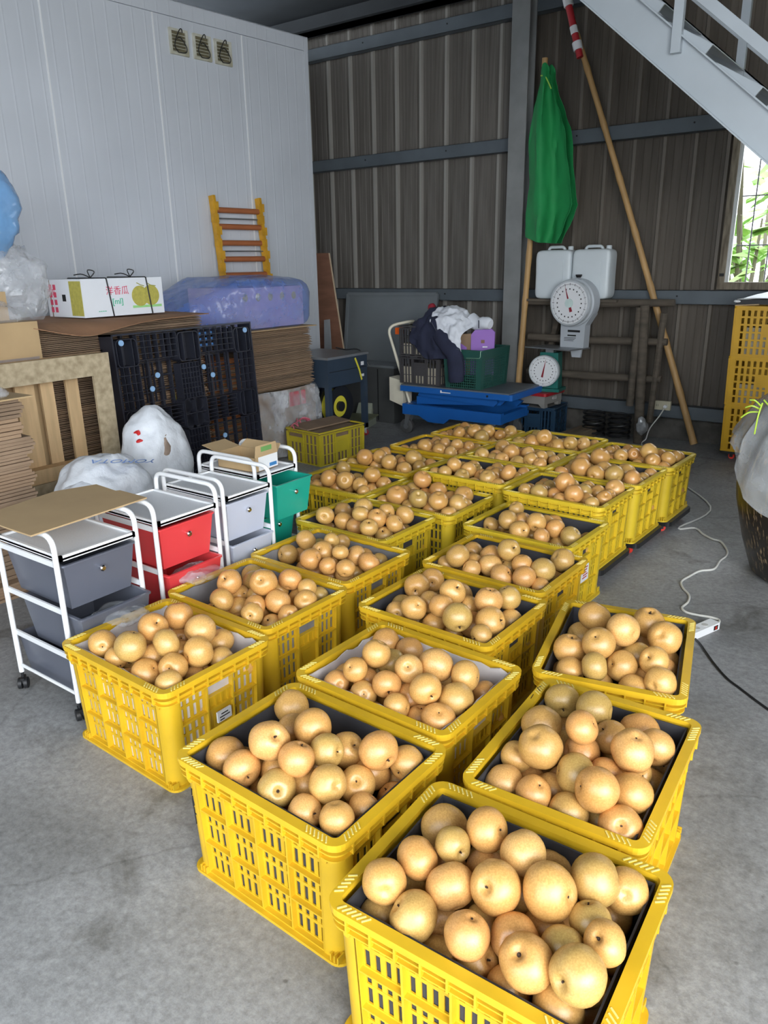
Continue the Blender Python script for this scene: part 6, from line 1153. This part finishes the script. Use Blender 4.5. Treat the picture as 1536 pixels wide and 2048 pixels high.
# dark wooden rack with three logs, the white jerrycans on it
t = thing('wooden_rack', 'dark weathered wooden rack of round rails against the wall', 'rack', (0, 0, 0))
for z, x0, x1 in ((1.285, -3.42, -2.0), (0.94, -3.4, -2.03), (0.60, -3.4, -2.05)): B().tube([(x0, 7.16, z), ((x0 + x1) / 2, 7.155, z - 0.008), (x1, 7.16, z + 0.006)], [0.035, 0.04, 0.032], 10).obj('rail', M_OLDWOOD, t, True)
B().box(-3.4, -2.5, 7.07, 7.29, 1.29, 1.312).obj('shelf_board', M_OLDWOOD, t)
for x0, x1, z1 in ((-2.19, -2.24, 1.27),): B().tube([(x0, 7.09, 0), (x1, 7.09, z1)], [0.045, 0.042], 10).obj('post', M_OLDWOOD, t, True)
B().tube([(-2.30, 7.09, 0.35), (-2.285, 7.09, 1.25)], 0.035, 10).obj('post', M_OLDWOOD, t, True); B().tube([(-2.12, 7.15, 0.2), (-2.08, 7.15, 1.2)], 0.03, 8).obj('post', M_OLDWOOD, t, True)
B().beam((-3.3, 7.26, 0.34), (-3.1, 7.24, 1.27), 0.05, 0.05).obj('brace', M_OLDWOOD, t)
b = B(); blob(b, (-2.12, 6.94, 0.20), (0.045, 0.045, 0.075), 2.3, 0.02, 18, 3, 20, 16, None, 0.8); tag(b.obj('taped_bottle', mat('grey_foil', (170, 172, 174), 0.35, 0.4, var=0.2, scale=30), None, True), 'crumpled grey foil bundle tied to the rack post', 'bundle')
M_CAN = mat('milky_white_polyethylene', (206, 214, 218), 0.4, var=0.05, scale=3)
for k, (xc, lab) in enumerate(((-3.13, 'left milky white jerrycan on the rack behind the scale'), (-2.757, 'right milky white jerrycan on the rack, clear of the pole'))):
    t = thing('jerrycan', lab, 'jerrycan', (xc - 0.02, 7.19, 1.313), 0, 'jerrycans on the rack')
    b = B(); blob(b, (0, 0, 0.225), (0.182, 0.11, 0.225), 9, 0.003, 6, k, 48, 30); b.obj('body', M_CAN, t, True)
    b = B(); b.tube(rounded([(-0.1, 0, 0.435), (-0.08, 0, 0.475), (0.06, 0, 0.475), (0.08, 0, 0.435)], 0.03), 0.014, 8); b.obj('handle', M_CAN, t, True); b = B(); b.lathe([(0.026, 0.44), (0.026, 0.475), (0.022, 0.48)], 16, (0.13, 0, 0)); b.obj('cap', M_CAN, t, True)
    B().box(-0.11, 0.11, -0.114, -0.108, 0.06, 0.36).obj('front_panel', M_CAN, t)

# bamboo pole with a green cloth
t = thing('bamboo_pole', 'upright bamboo pole beside the column carrying the green cloth', 'pole', (0, 0, 0))
p0, p1 = Vector((-3.49, 7.1, 0)), Vector((-3.34, 7.12, 3.4)); pts = [p0.lerp(p1, k / 40) for k in range(41)]; B().tube(pts, [0.032 + (0.004 if k % 5 == 0 else 0) - 0.0002 * k for k in range(41)], 10).obj('cane', M_BAMBOO, t, True)
M_GREEN = mat('emerald_cloth', (26, 138, 74), 0.75, var=0.08, scale=5, bump=0.2, bscale=10)
t = thing('green_cloth', 'emerald green cloth tied round the top of the bamboo pole', 'cloth', (0, 0, 0))
def gp(u, v, y): return at_y(u, v, y)
rows = [((1086, 128), (1092, 126), (1096, 130), (1099, 136)), ((1079, 158), (1088, 156), (1096, 160), (1102, 166)), ((1070, 205), (1085, 204), (1100, 210), (1116, 220)), ((1061, 262), (1080, 262), (1104, 264), (1131, 268)), ((1058, 330), (1078, 330), (1106, 330), (1135, 332)), ((1055, 400), (1078, 402), (1112, 402), (1142, 400)), ((1053, 440), (1076, 446), (1106, 440), (1140, 416)), ((1052, 474), (1072, 484), (1094, 486), (1112, 487))]
sec = []
for j, r in enumerate(rows): sec.append([gp(u, v, 7.07 - (0.0 if i in (0,) else (0.13 if i == 1 else 0.0 if i == 2 else 0.09)) * min(1, j / 3)) for i, (u, v) in enumerate(r)])
b = B(); loft(b, sec, 26, 60, 0.022, 6.5, 0.004, 4, (2.2, 1, 0.55)); b.obj('drape', M_GREEN, t, True)
sec2 = [[p + Vector((0.01, 0.11, 0.0)) for p in r] for r in sec]; b = B(); loft(b, sec2, 20, 40, 0.02, 6, 0.004, 9, (2, 1, 0.6)); b.obj('drape', M_GREEN, t, True)
b = B(); q = gp(1090, 150, 7.06); b.tube(cat([q + Vector((-0.04, 0, 0.0)), q + Vector((0, -0.02, -0.01)), q + Vector((0.03, -0.02, -0.04)), q + Vector((0.07, -0.01, -0.12))], 10), 0.006, 6); b.obj('tie_string', mat('lime_string', (170, 220, 90), 0.6), t, True)
# long bamboo pole leaning across
t = thing('bamboo_pole', 'long bamboo pole leaning across the right bay, red taped tip', 'pole', (0, 0, 0))
p0 = at_y(1388, 886, 7.28); p0.z = 0.012; p1 = at_y(1150, 60, 7.2); p2 = p1 + (p1 - p0).normalized() * 0.45; pts = [p0.lerp(p2, k / 60) for k in range(61)]; pts = [p + Vector((0.018 * math.sin(i / 60 * PI), 0, 0)) for i, p in enumerate(pts)]
B().tube(pts, [0.032 + (0.004 if k % 7 == 0 else 0) - 0.00014 * k for k in range(61)], 10).obj('cane', M_BAMBOO, t, True)
d_ = (p2 - p0).normalized(); q1 = at_y(1160, 115, 7.15); q2 = at_y(1133, -10, 7.15)
B().tube([q1, q1.lerp(q2, 1.0)], 0.03, 10).obj('red_sleeve', mat('crimson_sleeve', (186, 44, 52), 0.5), t, True)
for a in (0.12, 0.82): q = q1.lerp(q2, a); q_ = q1.lerp(q2, a + 0.13); B().tube([q, q_], 0.042, 10).obj('white_tape', M_WHITE, t, True)
B().tube([q1.lerp(q2, 0.38), q1.lerp(q2, 0.5)], 0.0335, 10).obj('white_tape', M_WHITE, t, True)

# wall socket and cords
t = thing('wall_socket', 'beige double wall socket low on the back wall', 'socket', (-2.06, 7.315, 0.343)); M_BEIGE = mat('beige_bakelite', (186, 180, 156), 0.5)
B().box(-0.082, 0.082, -0.03, 0.005, -0.042, 0.042).obj('box', M_BEIGE, t)
for xx in (-0.04, 0.04):
    for yy in (-0.008, 0.008): B().box(xx + yy - 0.0015, xx + yy + 0.0015, -0.031, -0.029, -0.01, 0.01).obj('slot', M_BLACK, t)
B().lathe([(0.016, -0.06), (0.018, -0.03)], 12, (0.04, 0, -0.005), 'Y').obj('plug', M_WHITEP, t)
M_CORD = mat('white_cord', (222, 222, 216), 0.5, var=0.03)
zc = 0.006
cp = [(-2.02, 7.25, 0.33), (-2.05, 7.2, 0.25), (-2.11, 7.15, 0.14), (-2.12, 7.1, 0.05), (-2.10, 6.95, zc), (-1.6, 6.1, zc), (-1.12, 5.4, zc)] + [tuple(at_z(u, v, zc)) for u, v in ((1358, 1055), (1390, 1056), (1406, 1068), (1425, 1078), (1440, 1082), (1450, 1093), (1455, 1104), (1452, 1113), (1440, 1122), (1428, 1138), (1400, 1142), (1380, 1152), (1363, 1163), (1366, 1176), (1378, 1190), (1376, 1204), (1364, 1215), (1372, 1224), (1395, 1230), (1420, 1234), (1438, 1240), (1436, 1248))]
t = thing('extension_cord', 'white extension cord snaking from wall socket to power strip', 'cord', (0, 0, 0)); B().tube(cat(cp, 170), 0.0058, 8).obj('cord', M_CORD, t, True)
t = thing('power_strip', 'white power strip with red switch on the floor', 'power strip', (0, 0, 0)); a = at_z(1402, 1255, 0.03); c = at_z(1430, 1243, 0.03); dr = (c - a); dr.z = 0; dr.normalize(); ang = math.atan2(dr.y, dr.x); t.location = (c.x, c.y, 0); t.rotation_euler = (0, 0, ang)
B().box(-0.26, 0.0, -0.026, 0.026, 0.0, 0.036).obj('body', M_WHITEP, t); B().box(-0.045, -0.015, -0.0275, -0.0262, 0.006, 0.028).obj('switch_frame', M_BLACK, t); B().box(-0.036, -0.024, -0.0285, -0.0276, 0.009, 0.025).obj('switch', mat('red_switch', (190, 50, 40), 0.35), t)
for k in range(3): B().lathe([(0.015, 0.036), (0.015, 0.0375)], 16, (-0.08 - k * 0.06, 0, 0)).obj('outlet', mat('ivory_outlet', (210, 210, 205), 0.4), t)
t = thing('black_cord', 'black cord running right from under the skewed crate', 'cord', (0, 0, 0)); B().tube(cat([tuple(at_z(u, v, 0.005)) for u, v in ((1370, 1262), (1395, 1282), (1412, 1305), (1430, 1330), (1455, 1358), (1480, 1377), (1510, 1400), (1560, 1436))], 40), 0.005, 8).obj('cord', M_BLACKP, t, True)
# coiled black hoses, timber offcut
for k, (xc, lab) in enumerate(((-2.66, 'left black coiled hose on the floor by the blue crate'), (-2.41, 'right black coiled hose next to the rack post'))):
    b = B(); pts = []
    for i in range(150): a = i / 150 * 2 * PI * 5; pts.append((0.105 * math.cos(a), 0.09 * math.sin(a), 0.02 + 0.24 * i / 150 + 0.012 * math.sin(a)))
    o = b.tube(pts, 0.011, 7).obj('coiled_hose', M_BLACKP, None, True, (xc, 7.16, 0)); tag(o, lab, 'hose', 'hose coils by the wall')
b = B(); b.obox((-2.74, 6.86, 0.05), (0.16, 0.62, 0.09), -0.1); tag(b.obj('timber_offcut', mat('grey_timber', (128, 112, 92), 0.85, var=0.25, scale=4, stretch=(6, 1, 6))), 'short grey timber beam on the floor by the blue crate', 'timber')

# ================================================================== RIGHT SIDE
M_AMBER = mat('amber_yellow_plastic', (200, 154, 24), 0.45, var=0.08)
def slotted(t, l, w, h, m, cols, rows):
    b = B(); b.ring(l, w, 0.02, 0.02, h - 0.02, h, 3); b.obj('rim', m, t); B().box(-l / 2 + 0.01, l / 2 - 0.01, -w / 2 + 0.01, w / 2 - 0.01, 0, 0.01).obj('base', m, t)
    for axis, sgn, half, ln, nc in (('x', -1, w / 2 - 0.012, l, cols), ('x', 1, w / 2 - 0.012, l, cols), ('y', -1, l / 2 - 0.012, w, cols - 4), ('y', 1, l / 2 - 0.012, w, cols - 4)):
        b = B(); L_ = ln - 0.1; p_ = L_ / nc; rh = (h - 0.04) / rows
        def bx(a0, a1, za, zb, d=0.0, e=0.006):
            lo, hi = sorted((sgn * (half - d), sgn * (half - e))); b.box(a0, a1, lo, hi, za, zb) if axis == 'x' else b.box(lo, hi, a0, a1, za, zb)
        for s in (-1, 1): bx(s * (ln / 2 - 0.03) - 0.028, s * (ln / 2 - 0.03) + 0.028, 0, h - 0.02, -0.006)
        for i in range(nc + 1): bx(-L_ / 2 + i * p_ - p_ * 0.27, -L_ / 2 + i * p_ + p_ * 0.27, 0, h - 0.02)
        for j in range(rows + 1): bx(-L_ / 2, L_ / 2, 0.005 + j * rh - (0 if j else 0.004), 0.02 + j * rh, -0.0012, 0.0052)
        bx(-L_ * 0.12, L_ * 0.16, 0.16, 0.25, -0.003)
        b.warp(lambda p: Vector((p.x * (1 - 0.03 * (1 - p.z / h)), p.y * (1 - 0.03 * (1 - p.z / h)), p.z))); b.obj('side_panel' if axis == 'x' else 'end_panel', m, t)
sx0 = -1.44; xc = sx0 + 0.31; yc = 6.85 + 0.22
for k, (z, lab) in enumerate(((0.075, 'bottom amber crate of the stack below the window'), (0.48, 'middle amber crate of the stack below the window'), (0.885, 'topmost amber crate of the stack below the window'))):
    t = thing('amber_crate', lab, 'crate', (xc + 0.012 * (k == 0) - 0.004 * k, yc, z), math.radians(-1 + k), 'amber crates stacked below the window'); slotted(t, 0.60, 0.42, 0.405, M_AMBER, 11, 6)
    q = thing('packed_goods', 'pale goods inside the %s amber crate' % ('bottom', 'middle', 'topmost')[k], 'goods', (xc, yc, z + 0.012)); B().box(-0.2, 0.24, -0.16, 0.16, 0, 0.10 + 0.06 * k).obj('bundle', M_INNER, q)
t = thing('crate_dolly', 'dark dolly with red casters under the amber crate stack', 'dolly', (xc, yc, 0)); b = B(); b.ring(0.58, 0.4, 0.03, 0.08, 0.055, 0.074, 4); b.obj('platform', M_BLACKP, t)
for sx in (-1, 1):
    for sy in (-1, 1): c = link('caster', DCA, t, (sx * 0.2, sy * 0.14, 0)); link('wheel', DWH, c)
zt = 0.885 + 0.405
t = thing('stacked_boards', 'dark board with curled white paper atop the amber crates', 'boards', (xc, yc, zt)); B().box(-0.3, 0.33, -0.2, 0.22, 0.012, 0.05).obj('dark_board', M_BLACKP, t); B().slab([(-0.3, -0.22, 0.0), (-0.12, -0.23, 0.01), (-0.1, 0.1, 0.01), (-0.28, 0.12, 0.004)], (0, 0, 0.008)).obj('tan_strip', M_CARD2, t)
b = B(); loft(b, [[(-0.24, -0.21, 0.056), (0.0, -0.22, 0.062), (0.33, -0.22, 0.06)], [(-0.2, 0.0, 0.075), (0.0, 0.0, 0.085), (0.33, 0.0, 0.085)], [(-0.1, 0.2, 0.1), (0.05, 0.22, 0.105), (0.33, 0.22, 0.105)]], 14, 10, 0.003, 6, 0.004); b.obj('white_paper', M_WHITE, t, True); B().sphere((-0.29, -0.19, 0.035), (0.03, 0.02, 0.012), 10, 8).obj('paper_scrap', M_WHITE, t, True)

# big glazed jar with a plastic bag over it
M_GLAZE = mat('dark_brown_glaze', (38, 32, 28), 0.28, var=0.3, scale=5, stretch=(14, 14, 0.8), col2=(150, 128, 98))
_r = [n_ for n_ in M_GLAZE.node_tree.nodes if n_.type == 'VALTORGB'][0]; _r.color_ramp.elements[0].position = 0.56; _r.color_ramp.elements[1].position = 0.66
M_DARKGL = mat('black_brown_glaze', (26, 24, 22), 0.25, var=0.2, scale=4)
jc = (-0.335, 4.44); t = thing('glazed_jar', 'huge dark brown glazed jar with pale drips at right edge', 'jar', (jc[0], jc[1], 0))
prof = [(0.30, 0.0), (0.34, 0.03), (0.40, 0.2), (0.455, 0.42), (0.47, 0.58), (0.44, 0.78), (0.36, 0.94), (0.27, 1.02), (0.27, 1.06), (0.30, 1.09), (0.30, 1.12), (0.24, 1.12)]
b = B(); b.lathe(prof, 64); b.obj('body', M_GLAZE, t, True)
t = thing('clear_bag', 'clear plastic bag with lime strings draped over the jar', 'plastic bag', (jc[0], jc[1], 0))
b = B(); nu, nv = 40, 26; vs = []
for side in (0, 1):
    for j in range(nv):
        for i in range(nu):
            a = math.radians(105 + 190 * i / (nu - 1)); z = 1.16 - 0.66 * j / (nv - 1) * (0.85 + 0.25 * math.sin(3 * a + 1)); rr = np.interp(z, [p[1] for p in prof[:9]], [p[0] for p in prof[:9]]) if z < 1.05 else 0.30 * max(0.1, (1.19 - z) / 0.14) ** 0.5
            w = mn.noise(Vector((a * 5, z * 3, 2))) * 0.035 + mn.noise(Vector((a * 11, z * 6, 8))) * 0.016 + 0.04 + 0.03 * j / nv
            rr += w + 0.002 * side; vs.append((rr * math.cos(a), rr * math.sin(a), z))
fs = []; o_ = nu * nv
for j in range(nv - 1):
    for i in range(nu - 1): a = j * nu + i; fs += [(a, a + 1, a + nu + 1, a + nu), (o_ + a, o_ + a + nu, o_ + a + nu + 1, o_ + a + 1)]
b.add(vs, fs); b.obj('film', film('milky_film', (206, 210, 212), 0.34, 0.12, 0.06, 6.0), t, True)
M_LIME = mat('lime_string2', (186, 220, 70), 0.5)
for k in range(5):
    rnd = random.Random(k + 3); q = at_y(1528 - k * 3, 800 + k * 6, 4.06) - Vector((jc[0], jc[1], 0)); e_ = at_y(1528 - 10 - k * 9 + (40 if k == 0 else 0), (845, 868, 800, 815, 835)[k], 4.04) - Vector((jc[0], jc[1], 0)); B().tube(cat([q, (q + e_) / 2 + Vector((0, -0.02, 0.015)), e_], 8), 0.004, 5).obj('string', M_LIME, t, True)
